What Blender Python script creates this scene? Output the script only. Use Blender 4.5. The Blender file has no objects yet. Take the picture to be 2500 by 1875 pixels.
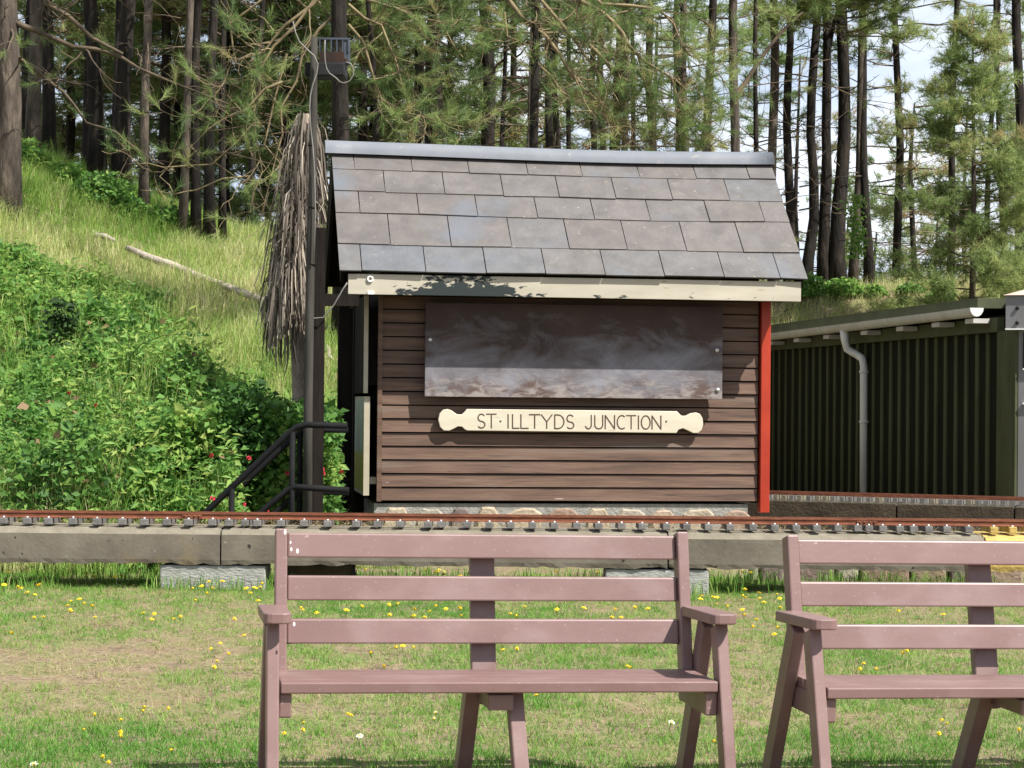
import bpy, math, random
import numpy as np
from mathutils import Vector, Matrix

random.seed(7)
RNG = np.random.default_rng(11)
SC = bpy.context.scene
COL = SC.collection
R = math.radians

# ------------------------------------------------------------------ camera
FPX, ZC = 5200.0, 1.43
PITCH, ROLL = math.atan(45.5 / FPX), 0.0093
CAMROT = Matrix.Rotation(math.pi / 2 + PITCH, 3, 'X') @ Matrix.Rotation(ROLL, 3, 'Z')
CAMLOC = Vector((0, 0, ZC))


def ray(px, py):
    d = CAMROT @ Vector(((px - 1250) / FPX, -(py - 937.5) / FPX, -1))
    return d / d.y


def at(px, py, Y):
    return CAMLOC + ray(px, py) * Y


cam = bpy.data.cameras.new('camera')
cam.sensor_width = 36
cam.lens = 36 * FPX / 2500
cam.clip_end = 6000
camo = bpy.data.objects.new('camera', cam)
camo.matrix_world = Matrix.Translation(CAMLOC) @ CAMROT.to_4x4()
COL.objects.link(camo)
SC.camera = camo

# ------------------------------------------------------------------ light
SUNDIR = Vector((-0.62, 0.45, -1.0)).normalized()
sun = bpy.data.lights.new('sun', 'SUN')
sun.energy = 4.8
sun.angle = R(0.5)
sun.color = (1.0, 0.96, 0.89)
suno = bpy.data.objects.new('sun', sun)
suno.rotation_euler = SUNDIR.to_track_quat('-Z', 'Y').to_euler()
suno.location = (10, -10, 20)
COL.objects.link(suno)

w = bpy.data.worlds.new('World')
SC.world = w
w.use_nodes = True
nt = w.node_tree
bg = nt.nodes['Background']
sky = nt.nodes.new('ShaderNodeTexSky')
sky.sky_type = 'NISHITA'
sky.sun_disc = False
sky.sun_elevation = math.asin(-SUNDIR.z)
sky.sun_rotation = math.atan2(-SUNDIR.x, -SUNDIR.y)
sky.air_density = 1.0
sky.dust_density = 1.2
tc = nt.nodes.new('ShaderNodeTexCoord')
mp = nt.nodes.new('ShaderNodeMapping')
mp.inputs['Scale'].default_value = (3.0, 3.0, 9.0)
no = nt.nodes.new('ShaderNodeTexNoise')
no.inputs['Scale'].default_value = 2.2
no.inputs['Detail'].default_value = 6
rp = nt.nodes.new('ShaderNodeValToRGB')
rp.color_ramp.elements[0].position = 0.40
rp.color_ramp.elements[1].position = 0.66
mx = nt.nodes.new('ShaderNodeMix')
mx.data_type = 'RGBA'
nt.links.new(tc.outputs['Generated'], mp.inputs['Vector'])
nt.links.new(mp.outputs['Vector'], no.inputs['Vector'])
nt.links.new(no.outputs['Fac'], rp.inputs['Fac'])
nt.links.new(rp.outputs['Color'], mx.inputs['Factor'])
sz = nt.nodes.new('ShaderNodeSeparateXYZ')
nt.links.new(tc.outputs['Generated'], sz.inputs[0])
hz = nt.nodes.new('ShaderNodeMapRange')
hz.inputs[1].default_value, hz.inputs[2].default_value = 0.02, 0.42
hz.inputs[3].default_value, hz.inputs[4].default_value = 1.0, 0.0
nt.links.new(sz.outputs[2], hz.inputs[0])
mh = nt.nodes.new('ShaderNodeMix')
mh.data_type = 'RGBA'
nt.links.new(hz.outputs[0], mh.inputs['Factor'])
nt.links.new(sky.outputs['Color'], mh.inputs['A'])
mh.inputs['B'].default_value = (6.6, 7.5, 9.2, 1)
nt.links.new(mh.outputs['Result'], mx.inputs['A'])
mx.inputs['B'].default_value = (9.6, 9.9, 10.4, 1)
nt.links.new(mx.outputs['Result'], bg.inputs['Color'])
bg.inputs['Strength'].default_value = 0.066

SC.view_settings.view_transform = 'Standard'
SC.view_settings.look = 'None'
SC.view_settings.exposure = 1.0
SC.cycles.max_bounces = 6


# ------------------------------------------------------------------ materials
def ramp(nt, stops):
    n = nt.nodes.new('ShaderNodeValToRGB')
    e = n.color_ramp.elements
    while len(e) < len(stops):
        e.new(0.5)
    for k, (p, c) in enumerate(stops):
        e[k].position = p
        e[k].color = (*c, 1) if len(c) == 3 else c
    return n


def mat(name, stops, scale=4, detail=5, stretch=(1, 1, 1), rough=0.7, bump=0.0, bscale=None, metal=0.0,
        spots=None, attr=None, trans=0.0, spec=0.3, dist=0.02, mask=None):
    """stops: colour ramp over noise (or over a mesh attribute). spots: (colour, scale, lo, hi) extra noise layers.
    mask: list of (colour, noise scale, stretch, lo, hi, axis, a, b): wear that fades along an object axis from a to b."""
    m = bpy.data.materials.new(name)
    m.use_nodes = True
    nt = m.node_tree
    b = nt.nodes['Principled BSDF']
    L = nt.links.new
    tc = nt.nodes.new('ShaderNodeTexCoord')
    mp = nt.nodes.new('ShaderNodeMapping')
    mp.inputs['Scale'].default_value = stretch
    L(tc.outputs['Object'], mp.inputs['Vector'])
    no = nt.nodes.new('ShaderNodeTexNoise')
    no.inputs['Scale'].default_value = scale
    no.inputs['Detail'].default_value = detail
    no.inputs['Roughness'].default_value = 0.6
    L(mp.outputs['Vector'], no.inputs['Vector'])
    rp = ramp(nt, stops)
    if attr:
        a = nt.nodes.new('ShaderNodeAttribute')
        a.attribute_name = attr
        L(a.outputs['Fac'], rp.inputs['Fac'])
    else:
        L(no.outputs['Fac'], rp.inputs['Fac'])
    col = rp.outputs['Color']
    if attr and scale > 0 and not trans:
        mr = nt.nodes.new('ShaderNodeMapRange')
        mr.inputs[1].default_value = 0.3
        mr.inputs[2].default_value = 0.7
        mr.inputs[3].default_value = 0.78
        mr.inputs[4].default_value = 1.22
        L(no.outputs['Fac'], mr.inputs[0])
        mu = nt.nodes.new('ShaderNodeVectorMath')
        mu.operation = 'SCALE'
        L(col, mu.inputs[0])
        L(mr.outputs[0], mu.inputs['Scale'])
        col = mu.outputs['Vector']
    for (c, s, lo, hi) in (spots or []):
        n2 = nt.nodes.new('ShaderNodeTexNoise')
        n2.inputs['Scale'].default_value = s
        n2.inputs['Detail'].default_value = 4
        L(mp.outputs['Vector'], n2.inputs['Vector'])
        r2 = ramp(nt, [(lo, (0, 0, 0)), (hi, (1, 1, 1))])
        L(n2.outputs['Fac'], r2.inputs['Fac'])
        mi = nt.nodes.new('ShaderNodeMix')
        mi.data_type = 'RGBA'
        L(r2.outputs['Color'], mi.inputs['Factor'])
        L(col, mi.inputs['A'])
        mi.inputs['B'].default_value = (*c, 1)
        col = mi.outputs['Result']
    for (c, s, st, lo, hi, axis, a0, b0, *z2) in (mask or []):
        mp2 = nt.nodes.new('ShaderNodeMapping')
        mp2.inputs['Scale'].default_value = st
        L(tc.outputs['Object'], mp2.inputs['Vector'])
        n2 = nt.nodes.new('ShaderNodeTexNoise')
        n2.inputs['Scale'].default_value = s
        n2.inputs['Detail'].default_value = 8
        n2.inputs['Roughness'].default_value = 0.65
        n2.inputs['Distortion'].default_value = 0.6
        L(mp2.outputs['Vector'], n2.inputs['Vector'])
        sx = nt.nodes.new('ShaderNodeSeparateXYZ')
        L(tc.outputs['Object'], sx.inputs[0])
        mr = nt.nodes.new('ShaderNodeMapRange')
        mr.inputs[1].default_value = a0
        mr.inputs[2].default_value = b0
        mr.inputs[3].default_value = -0.22
        mr.inputs[4].default_value = 0.12
        if axis == 10:   # wear gathered around one place along the board
            a1 = nt.nodes.new('ShaderNodeMath')
            a1.operation = 'ADD'
            a1.inputs[1].default_value = 1.0
            a2_ = nt.nodes.new('ShaderNodeMath')
            a2_.operation = 'ABSOLUTE'
            L(sx.outputs[0], a1.inputs[0])
            L(a1.outputs[0], a2_.inputs[0])
            L(a2_.outputs[0], mr.inputs[0])
        else:
            L(sx.outputs[axis], mr.inputs[0])
        ad = nt.nodes.new('ShaderNodeMath')
        L(n2.outputs['Fac'], ad.inputs[0])
        L(mr.outputs[0], ad.inputs[1])
        r2 = ramp(nt, [(lo, (0, 0, 0)), (hi, (1, 1, 1))])
        if z2:
            mz = nt.nodes.new('ShaderNodeMapRange')
            mz.inputs[1].default_value, mz.inputs[2].default_value = z2
            mz.inputs[3].default_value, mz.inputs[4].default_value = -0.10, 0.12
            L(sx.outputs[2], mz.inputs[0])
            a3 = nt.nodes.new('ShaderNodeMath')
            L(ad.outputs[0], a3.inputs[0])
            L(mz.outputs[0], a3.inputs[1])
            ad = a3
        L(ad.outputs[0], r2.inputs['Fac'])
        mi = nt.nodes.new('ShaderNodeMix')
        mi.data_type = 'RGBA'
        L(r2.outputs['Color'], mi.inputs['Factor'])
        L(col, mi.inputs['A'])
        mi.inputs['B'].default_value = (*c, 1)
        col = mi.outputs['Result']
    L(col, b.inputs['Base Color'])
    b.inputs['Roughness'].default_value = rough
    b.inputs['Metallic'].default_value = metal
    b.inputs['Specular IOR Level'].default_value = spec
    if bump:
        nb = nt.nodes.new('ShaderNodeTexNoise')
        nb.inputs['Scale'].default_value = bscale or scale * 3
        nb.inputs['Detail'].default_value = 6
        L(mp.outputs['Vector'], nb.inputs['Vector'])
        bu = nt.nodes.new('ShaderNodeBump')
        bu.inputs['Strength'].default_value = bump
        bu.inputs['Distance'].default_value = dist
        L(nb.outputs['Fac'], bu.inputs['Height'])
        L(bu.outputs['Normal'], b.inputs['Normal'])
    if trans:
        tr = nt.nodes.new('ShaderNodeBsdfTranslucent')
        L(col, tr.inputs['Color'])
        ms = nt.nodes.new('ShaderNodeMixShader')
        ms.inputs[0].default_value = trans
        L(b.outputs[0], ms.inputs[1])
        L(tr.outputs[0], ms.inputs[2])
        L(ms.outputs[0], nt.nodes['Material Output'].inputs['Surface'])
    return m


M = {}
M['ground'] = mat('turf_soil', [(0.30, (0.085, 0.066, 0.038)), (0.43, (0.205, 0.15, 0.098)), (0.55, (0.165, 0.155, 0.07)), (0.75, (0.09, 0.15, 0.03))],
                  scale=2.6, detail=10, rough=0.95, bump=0.9, bscale=45, spots=[((0.26, 0.195, 0.135), 14, 0.54, 0.68), ((0.06, 0.045, 0.03), 22, 0.58, 0.66)])
M['lawn'] = mat('lawn_blades', [(0.0, (0.075, 0.22, 0.022)), (0.3, (0.165, 0.325, 0.05)), (0.55, (0.275, 0.35, 0.09)), (0.72, (0.33, 0.28, 0.13)), (1.0, (0.47, 0.36, 0.235))],
                attr='tint', trans=0.35, rough=0.6)
M['bankgrass'] = mat('bank_grass', [(0.0, (0.17, 0.36, 0.05)), (0.35, (0.33, 0.46, 0.11)), (0.65, (0.52, 0.55, 0.23)), (1.0, (0.74, 0.67, 0.42))],
                     attr='tint', trans=0.5, rough=0.6)
M['bramble'] = mat('bramble_leaf', [(0.0, (0.035, 0.09, 0.022)), (0.35, (0.085, 0.20, 0.043)), (0.7, (0.175, 0.34, 0.07)), (0.94, (0.33, 0.46, 0.11)), (1.0, (0.30, 0.20, 0.11))],
                   attr='tint', trans=0.5, rough=0.55, spec=0.3)
M['needle'] = mat('pine_needle', [(0.0, (0.085, 0.145, 0.055)), (0.45, (0.195, 0.285, 0.092)), (0.8, (0.32, 0.39, 0.145)), (0.93, (0.42, 0.38, 0.18)), (1.0, (0.44, 0.29, 0.15))],
                  attr='tint', trans=0.5, rough=0.5)
M['needle_young'] = mat('young_pine_needle', [(0.0, (0.13, 0.195, 0.066)), (0.5, (0.25, 0.33, 0.11)), (0.85, (0.38, 0.43, 0.17)), (1.0, (0.44, 0.33, 0.17))],
                        attr='tint', trans=0.5, rough=0.5)
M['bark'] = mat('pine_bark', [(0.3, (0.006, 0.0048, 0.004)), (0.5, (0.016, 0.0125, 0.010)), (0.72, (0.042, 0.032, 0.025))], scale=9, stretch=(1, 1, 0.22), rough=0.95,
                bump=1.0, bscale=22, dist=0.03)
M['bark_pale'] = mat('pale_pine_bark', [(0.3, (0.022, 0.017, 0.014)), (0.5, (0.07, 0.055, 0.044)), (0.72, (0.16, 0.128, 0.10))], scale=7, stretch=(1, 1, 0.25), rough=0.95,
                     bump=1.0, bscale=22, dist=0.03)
M['twig'] = mat('dry_twig', [(0.3, (0.085, 0.062, 0.036)), (0.55, (0.20, 0.155, 0.088)), (0.75, (0.27, 0.24, 0.12))], scale=5, rough=0.9)
M['twig_dark'] = mat('dark_twig', [(0.3, (0.05, 0.038, 0.028)), (0.6, (0.12, 0.09, 0.06))], scale=5, rough=0.9)
M['slate'] = mat('roof_slate', [(0.0, (0.094, 0.102, 0.114)), (0.3, (0.102, 0.099, 0.099)), (0.65, (0.106, 0.095, 0.090)), (1.0, (0.102, 0.088, 0.082))], attr='tint', scale=5, detail=10,
                 rough=0.55, bump=0.35, bscale=28, dist=0.007, spots=[((0.078, 0.071, 0.068), 3.1, 0.54, 0.72), ((0.135, 0.12, 0.105), 9, 0.60, 0.76), ((0.24, 0.225, 0.19), 31, 0.68, 0.74), ((0.104, 0.114, 0.134), 1.4, 0.54, 0.72)], spec=0.45)
M['ridge'] = mat('grey_ridge_metal', [(0.3, (0.125, 0.138, 0.162)), (0.7, (0.165, 0.178, 0.20))], scale=3, rough=0.62, spec=0.3, spots=[((0.22, 0.215, 0.205), 14, 0.66, 0.74)])
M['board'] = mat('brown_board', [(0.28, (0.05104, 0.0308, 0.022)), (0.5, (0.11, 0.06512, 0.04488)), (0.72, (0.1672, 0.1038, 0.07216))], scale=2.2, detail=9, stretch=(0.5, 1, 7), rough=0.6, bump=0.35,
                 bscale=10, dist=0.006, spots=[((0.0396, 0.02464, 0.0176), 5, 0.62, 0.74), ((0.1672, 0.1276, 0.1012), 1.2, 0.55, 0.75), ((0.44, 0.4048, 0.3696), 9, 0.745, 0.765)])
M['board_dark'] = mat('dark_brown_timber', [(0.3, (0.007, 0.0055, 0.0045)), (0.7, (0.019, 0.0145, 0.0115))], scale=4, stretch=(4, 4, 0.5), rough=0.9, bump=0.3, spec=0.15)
M['shutter'] = mat('weathered_plywood', [(0.3, (0.032, 0.019, 0.016)), (0.7, (0.064, 0.039, 0.032))], scale=2.5, stretch=(1, 1, 1), rough=0.6, bump=0.3, bscale=30, dist=0.005,
                   mask=[((0.23, 0.23, 0.26), 2.1, (1.0, 1, 1.9), 0.36, 0.84, 2, 0.68, 0.28),
                         ((0.095, 0.062, 0.052), 3.4, (1.0, 1, 1.3), 0.50, 0.72, 2, 0.32, 0.06),
                         ((0.25, 0.22, 0.21), 7, (1, 1, 2.6), 0.53, 0.70, 2, 0.46, 0.02)])
M['cream'] = mat('cream_paint', [(0.3, (0.3187, 0.2805, 0.204)), (0.7, (0.3952, 0.357, 0.2805))], scale=2, stretch=(0.6, 1, 3), rough=0.55, spots=[((0.2295, 0.1849, 0.1275), 9, 0.68, 0.78)])
M['fascia'] = mat('peeling_cream_paint', [(0.3, (0.34, 0.31, 0.245)), (0.7, (0.45, 0.415, 0.335))], scale=2, stretch=(0.6, 1, 3), rough=0.6,
                  mask=[((0.0198, 0.027, 0.027), 12, (0.7, 1, 1.8), 0.51, 0.525, 10, 0.75, 0.2, 0.14, 0.03)], spots=[((0.27, 0.18, 0.117), 12, 0.69, 0.76)])
M['sign'] = mat('carved_cream_board', [(0.3, (0.47, 0.42, 0.32)), (0.7, (0.56, 0.515, 0.41))], scale=3, stretch=(0.5, 1, 3), rough=0.5, spots=[((0.36, 0.32, 0.26), 13, 0.66, 0.74)])
M['letter'] = mat('routed_letter', [(0.3, (0.05, 0.028, 0.02)), (0.7, (0.10, 0.06, 0.04))], scale=30, rough=0.7)
M['red'] = mat('red_gloss_paint', [(0.3, (0.27, 0.026, 0.012)), (0.7, (0.36, 0.040, 0.017))], scale=3, rough=0.4, bump=0.05, bscale=60, spots=[((0.304, 0.08, 0.048), 18, 0.7, 0.78)])
M['mortar'] = mat('base_mortar', [(0.3, (0.18, 0.175, 0.155)), (0.7, (0.30, 0.29, 0.26))], scale=14, rough=0.95, bump=0.6, bscale=50)
M['stone'] = mat('rubble_stone', [(0.0, (0.264, 0.24, 0.2)), (0.35, (0.32, 0.264, 0.192)), (0.7, (0.208, 0.136, 0.104)), (1.0, (0.128, 0.104, 0.096))], attr='tint', scale=11, rough=0.9, bump=0.7, bscale=26, dist=0.02)
M['concrete'] = mat('weathered_concrete', [(0.28, (0.092, 0.078, 0.06)), (0.5, (0.14, 0.122, 0.095)), (0.75, (0.19, 0.168, 0.132))], scale=3.2, detail=10, rough=0.95, bump=0.5, bscale=30, dist=0.006,
                    spots=[((0.028, 0.024, 0.02), 17, 0.66, 0.70), ((0.19, 0.145, 0.08), 2.1, 0.64, 0.76), ((0.24, 0.22, 0.19), 26, 0.68, 0.73)])
M['concrete_dark'] = mat('dark_brown_concrete', [(0.3, (0.035, 0.026, 0.018)), (0.7, (0.085, 0.066, 0.046))], scale=4, rough=0.95, bump=0.4, bscale=40)  # one dark brown tone for the siding beams, their blocks and the set-back block
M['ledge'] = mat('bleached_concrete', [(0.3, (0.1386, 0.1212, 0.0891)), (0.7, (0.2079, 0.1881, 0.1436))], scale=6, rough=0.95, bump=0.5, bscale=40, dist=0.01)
M['block'] = mat('limewashed_block', [(0.35, (0.2257, 0.2257, 0.2053)), (0.6, (0.3284, 0.3284, 0.3079))], scale=5, stretch=(1, 1, 3), rough=0.9, bump=0.5, bscale=30)
M['yellow'] = mat('yellow_paint', [(0.3, (0.36, 0.25, 0.07)), (0.7, (0.46, 0.335, 0.11))], scale=6, rough=0.8, bump=0.4, bscale=40, spots=[((0.27, 0.20, 0.09), 13, 0.60, 0.75)])
M['rail'] = mat('rusty_rail', [(0.3, (0.0975, 0.0315, 0.0165)), (0.7, (0.21, 0.075, 0.0375))], scale=25, stretch=(0.3, 1, 1), rough=0.7, bump=0.2)
M['sleeper'] = mat('grey_recycled_plastic', [(0.3, (0.10, 0.095, 0.09)), (0.7, (0.18, 0.172, 0.165))], scale=11, rough=0.75, bump=0.2)
M['steel'] = mat('zinc_bolt', [(0.3, (0.5, 0.5, 0.5)), (0.7, (0.65, 0.65, 0.66))], scale=20, rough=0.4, metal=0.6)
M['bench'] = mat('mauve_brown_paint', [(0.25, (0.1454, 0.08298, 0.07521)), (0.5, (0.1749, 0.1043, 0.09673)), (0.78, (0.1995, 0.1244, 0.1158))], scale=3.5, detail=9, stretch=(0.7, 1, 1), rough=0.45, bump=0.18, bscale=34, dist=0.004,
                 spots=[((0.2094, 0.1408, 0.1313), 7, 0.5, 0.80), ((0.1208, 0.06538, 0.05491), 2.6, 0.56, 0.8), ((0.2957, 0.2263, 0.2029), 30, 0.72, 0.77), ((0.2341, 0.176, 0.1612), 90, 0.66, 0.72)], spec=0.5)
M['white'] = mat('white_dropping', [(0.3, (0.75, 0.75, 0.72)), (0.7, (0.85, 0.85, 0.83))], scale=9, rough=0.8)
M['black'] = mat('black_metal_paint', [(0.3, (0.005, 0.005, 0.006)), (0.7, (0.010, 0.010, 0.011))], scale=9, rough=0.8, spec=0.15)
M['pole'] = mat('weathered_pole', [(0.3, (0.030, 0.028, 0.024)), (0.7, (0.062, 0.058, 0.05))], scale=4, stretch=(3, 3, 0.4), rough=0.85, bump=0.3, spec=0.2, spots=[((0.12, 0.07, 0.045), 1.1, 0.56, 0.64)])
M['darkmetal'] = mat('dark_lamp_metal', [(0.3, (0.010, 0.010, 0.011)), (0.7, (0.022, 0.022, 0.024))], scale=9, rough=0.7, spec=0.2)
M['fin'] = mat('blue_grey_fin', [(0.3, (0.028, 0.034, 0.045)), (0.7, (0.065, 0.078, 0.10))], scale=9, rough=0.6)
M['rust'] = mat('rusty_bracket', [(0.3, (0.015, 0.009, 0.007)), (0.7, (0.042, 0.020, 0.013))], scale=9, rough=0.85)
M['cable'] = mat('pale_cable', [(0.3, (0.13, 0.125, 0.11)), (0.7, (0.21, 0.20, 0.18))], scale=9, rough=0.6)
M['palm'] = mat('dead_palm_leaf', [(0.0, (0.0455, 0.0351, 0.0273)), (0.4, (0.1495, 0.1222, 0.0975)), (0.75, (0.3055, 0.26, 0.208)), (1.0, (0.494, 0.429, 0.3445))], attr='tint', trans=0.15, rough=0.75)
M['palmbark'] = mat('palm_bark', [(0.3, (0.16, 0.125, 0.095)), (0.7, (0.30, 0.25, 0.20))], scale=10, rough=0.95, bump=0.9, bscale=30)
M['log'] = mat('bleached_log', [(0.3, (0.2496, 0.2064, 0.168)), (0.7, (0.4224, 0.3696, 0.3168))], scale=12, rough=0.95, bump=0.8, bscale=30)
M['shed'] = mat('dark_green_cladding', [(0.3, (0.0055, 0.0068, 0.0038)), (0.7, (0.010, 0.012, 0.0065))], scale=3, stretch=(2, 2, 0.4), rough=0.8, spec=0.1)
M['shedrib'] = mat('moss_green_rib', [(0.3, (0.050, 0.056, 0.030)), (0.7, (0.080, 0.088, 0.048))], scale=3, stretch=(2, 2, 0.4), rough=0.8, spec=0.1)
M['shedroof'] = mat('green_roof_edge', [(0.3, (0.0465, 0.054, 0.027)), (0.7, (0.07875, 0.09, 0.045))], scale=2.5, rough=0.75)
M['gutter'] = mat('grey_plastic', [(0.3, (0.40, 0.39, 0.37)), (0.7, (0.52, 0.51, 0.49))], scale=3, rough=0.5, spots=[((0.25, 0.25, 0.18), 7, 0.64, 0.78)])
M['cabin'] = mat('grey_cabin_panel', [(0.3, (0.14, 0.14, 0.1435)), (0.7, (0.182, 0.182, 0.1855))], scale=2, rough=0.5)
M['pinkroof'] = mat('pinkish_roof', [(0.3, (0.36, 0.27, 0.23)), (0.7, (0.45, 0.35, 0.30))], scale=4, rough=0.8)
M['poster'] = mat('faded_poster', [(0.0, (0.36, 0.33, 0.10)), (0.42, (0.34, 0.32, 0.12)), (0.47, (0.36, 0.40, 0.36)), (0.9, (0.40, 0.42, 0.36))], scale=1.5, rough=0.5)
M['poster_yellow'] = mat('yellow_sheet', [(0.3, (0.26, 0.245, 0.06)), (0.7, (0.36, 0.33, 0.10))], scale=3, rough=0.5)
M['poster_pale'] = mat('pale_green_sheet', [(0.3, (0.24, 0.27, 0.21)), (0.7, (0.34, 0.37, 0.30))], scale=4, rough=0.5)
M['pipe'] = mat('pale_grey_pipe', [(0.3, (0.58, 0.575, 0.56)), (0.7, (0.68, 0.675, 0.66))], scale=3, rough=0.5)
M['yflower'] = mat('yellow_petal', [(0.3, (0.72, 0.52, 0.02)), (0.7, (0.82, 0.64, 0.04))], scale=60, rough=0.6)
M['stem'] = mat('green_stem', [(0.3, (0.07, 0.12, 0.03)), (0.7, (0.12, 0.16, 0.05))], scale=9, rough=0.7)
M['redflower'] = mat('red_petal', [(0.3, (0.44, 0.016, 0.036)), (0.7, (0.56, 0.048, 0.072))], scale=30, rough=0.6)
M['darkleaf'] = mat('dark_nettle_leaf', [(0.0, (0.012, 0.03, 0.008)), (1.0, (0.035, 0.075, 0.018))], attr='tint', trans=0.2, rough=0.6)


# ------------------------------------------------------------------ mesh helpers
def link(o, parent=None):
    COL.objects.link(o)
    if parent is not None:
        o.parent = parent
    return o


def tag(o, label=None, cat=None, group=None, kind=None):
    if label:
        o['label'] = label
    if cat:
        o['category'] = cat
    if group:
        o['group'] = group
    if kind:
        o['kind'] = kind
    return o


def empty(name, loc, rz=0.0):
    o = bpy.data.objects.new(name, None)
    o.empty_display_size = 0.2
    o.location = loc
    o.rotation_euler = (0, 0, rz)
    COL.objects.link(o)
    return o


def npmesh(name, V, F, mats, tint=None, midx=None, smooth=False):
    """V (n,3); F list of int arrays (k, m) of same-size faces"""
    me = bpy.data.meshes.new(name)
    V = np.asarray(V, dtype=np.float32)
    loops = np.concatenate([f.reshape(-1) for f in F]).astype(np.int32)
    tot = np.concatenate([np.full(len(f), f.shape[1]) for f in F])
    st = np.concatenate([[0], np.cumsum(tot)[:-1]]).astype(np.int32)
    me.vertices.add(len(V))
    me.vertices.foreach_set('co', V.reshape(-1))
    me.loops.add(len(loops))
    me.loops.foreach_set('vertex_index', loops)
    me.polygons.add(len(tot))
    me.polygons.foreach_set('loop_start', st)
    if midx is not None:
        me.polygons.foreach_set('material_index', np.asarray(midx, dtype=np.int32))
    if smooth:
        me.polygons.foreach_set('use_smooth', np.ones(len(tot), dtype=bool))
    me.update(calc_edges=True)
    me.validate()
    if tint is not None:
        a = me.attributes.new('tint', 'FLOAT', 'POINT')
        a.data.foreach_set('value', np.asarray(tint, dtype=np.float32))
    for m in mats:
        me.materials.append(m)
    return me


class MB:
    """collects simple solids into ONE mesh object"""

    def __init__(s):
        s.v, s.f, s.mi, s.t, s.sm = [], [], [], [], []

    def add(s, verts, faces, mi=0, tint=0.5, smooth=False):
        n = len(s.v)
        s.v += [tuple(v) for v in verts]
        s.t += [tint] * len(verts)
        for f in faces:
            s.f.append([i + n for i in f])
            s.mi.append(mi)
            s.sm.append(smooth)

    def hexa(s, c, mi=0, tint=0.5):
        """8 corners: bottom ring 0-3 ccw, top ring 4-7"""
        s.add(c, [(3, 2, 1, 0), (4, 5, 6, 7), (0, 1, 5, 4), (1, 2, 6, 5), (2, 3, 7, 6), (3, 0, 4, 7)], mi, tint)

    def box(s, x0, x1, y0, y1, z0, z1, mi=0, tint=0.5):
        s.hexa([(x0, y0, z0), (x1, y0, z0), (x1, y1, z0), (x0, y1, z0), (x0, y0, z1), (x1, y0, z1), (x1, y1, z1), (x0, y1, z1)], mi, tint)

    def beam(s, a, b, wx, wy, mi=0, tint=0.5, up=(0, 1, 0)):
        """square bar from a to b; wy measured along 'up' (made perpendicular)"""
        a, b = Vector(a), Vector(b)
        d = (b - a).normalized()
        u = Vector(up)
        u = (u - d * u.dot(d)).normalized()
        r = d.cross(u)
        c = []
        for p in (a, b):
            for sx, sy in ((-1, -1), (1, -1), (1, 1), (-1, 1)):
                c.append(p + r * sx * wx / 2 + u * sy * wy / 2)
        s.hexa(c, mi, tint)

    def prism(s, outline, fn, d0, d1, mi=0, tint=0.5):
        """outline: 2D points; fn(p, d) -> 3D"""
        n = len(outline)
        v = [fn(p, d0) for p in outline] + [fn(p, d1) for p in outline]
        f = [tuple(range(n)), tuple(range(2 * n - 1, n - 1, -1))]
        for i in range(n):
            j = (i + 1) % n
            f.append((j, i, n + i, n + j))
        s.add(v, f, mi, tint)

    def tube(s, path, rad, n=6, mi=0, tint=0.5, wob=0.0, rnd=None):
        path = [Vector(p) for p in path]
        if not hasattr(rad, '__len__'):
            rad = [rad] * len(path)
        d0 = (path[1] - path[0]).normalized()
        u = d0.orthogonal().normalized()
        vs, fs = [], []
        for k, p in enumerate(path):
            d = (path[min(k + 1, len(path) - 1)] - path[max(k - 1, 0)])
            d = d.normalized() if d.length > 1e-9 else d0
            u = (u - d * u.dot(d))
            u = u.normalized() if u.length > 1e-6 else d.orthogonal().normalized()
            r = d.cross(u)
            for i in range(n):
                a = 2 * math.pi * i / n
                q = rad[k] * (1 + (wob * (rnd.random() - 0.5) if wob else 0))
                vs.append(p + (u * math.cos(a) + r * math.sin(a)) * q)
        for k in range(len(path) - 1):
            for i in range(n):
                j = (i + 1) % n
                fs.append((k * n + i, k * n + j, (k + 1) * n + j, (k + 1) * n + i))
        fs.append(tuple(range(n - 1, -1, -1)))
        fs.append(tuple(range((len(path) - 1) * n, len(path) * n)))
        s.add(vs, fs, mi, tint, True)

    def disc(s, c, nrm, r, h, n=10, mi=0):
        c, nrm = Vector(c), Vector(nrm).normalized()
        s.tube([c, c + nrm * h], r, n, mi)

    def build(s, name, mats, parent=None, bevel=0.0, seg=2):
        me = bpy.data.meshes.new(name)
        me.from_pydata(s.v, [], s.f)
        if not isinstance(mats, (list, tuple)):
            mats = [mats]
        for m in mats:
            me.materials.append(m)
        me.polygons.foreach_set('material_index', s.mi)
        me.polygons.foreach_set('use_smooth', s.sm)
        a = me.attributes.new('tint', 'FLOAT', 'POINT')
        a.data.foreach_set('value', s.t)
        me.update()
        o = bpy.data.objects.new(name, me)
        link(o, parent)
        if bevel:
            b = o.modifiers.new('bevel', 'BEVEL')
            b.width = bevel
            b.segments = seg
            b.limit_method = 'ANGLE'
            b.angle_limit = R(40)
        return o


def vnoise(x, y, seed=0.0):
    ix, iy = np.floor(x), np.floor(y)
    fx, fy = x - ix, y - iy
    fx, fy = fx * fx * (3 - 2 * fx), fy * fy * (3 - 2 * fy)

    def h(a, b):
        v = np.sin(a * 127.1 + b * 311.7 + seed * 74.7) * 43758.5453
        return v - np.floor(v)
    return (h(ix, iy) * (1 - fx) + h(ix + 1, iy) * fx) * (1 - fy) + (h(ix, iy + 1) * (1 - fx) + h(ix + 1, iy + 1) * fx) * fy


def fnoise(x, y, seed=0.0):
    return vnoise(x, y, seed) * 0.55 + vnoise(x * 2.1, y * 2.1, seed + 3) * 0.28 + vnoise(x * 4.3, y * 4.3, seed + 7) * 0.17


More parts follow.
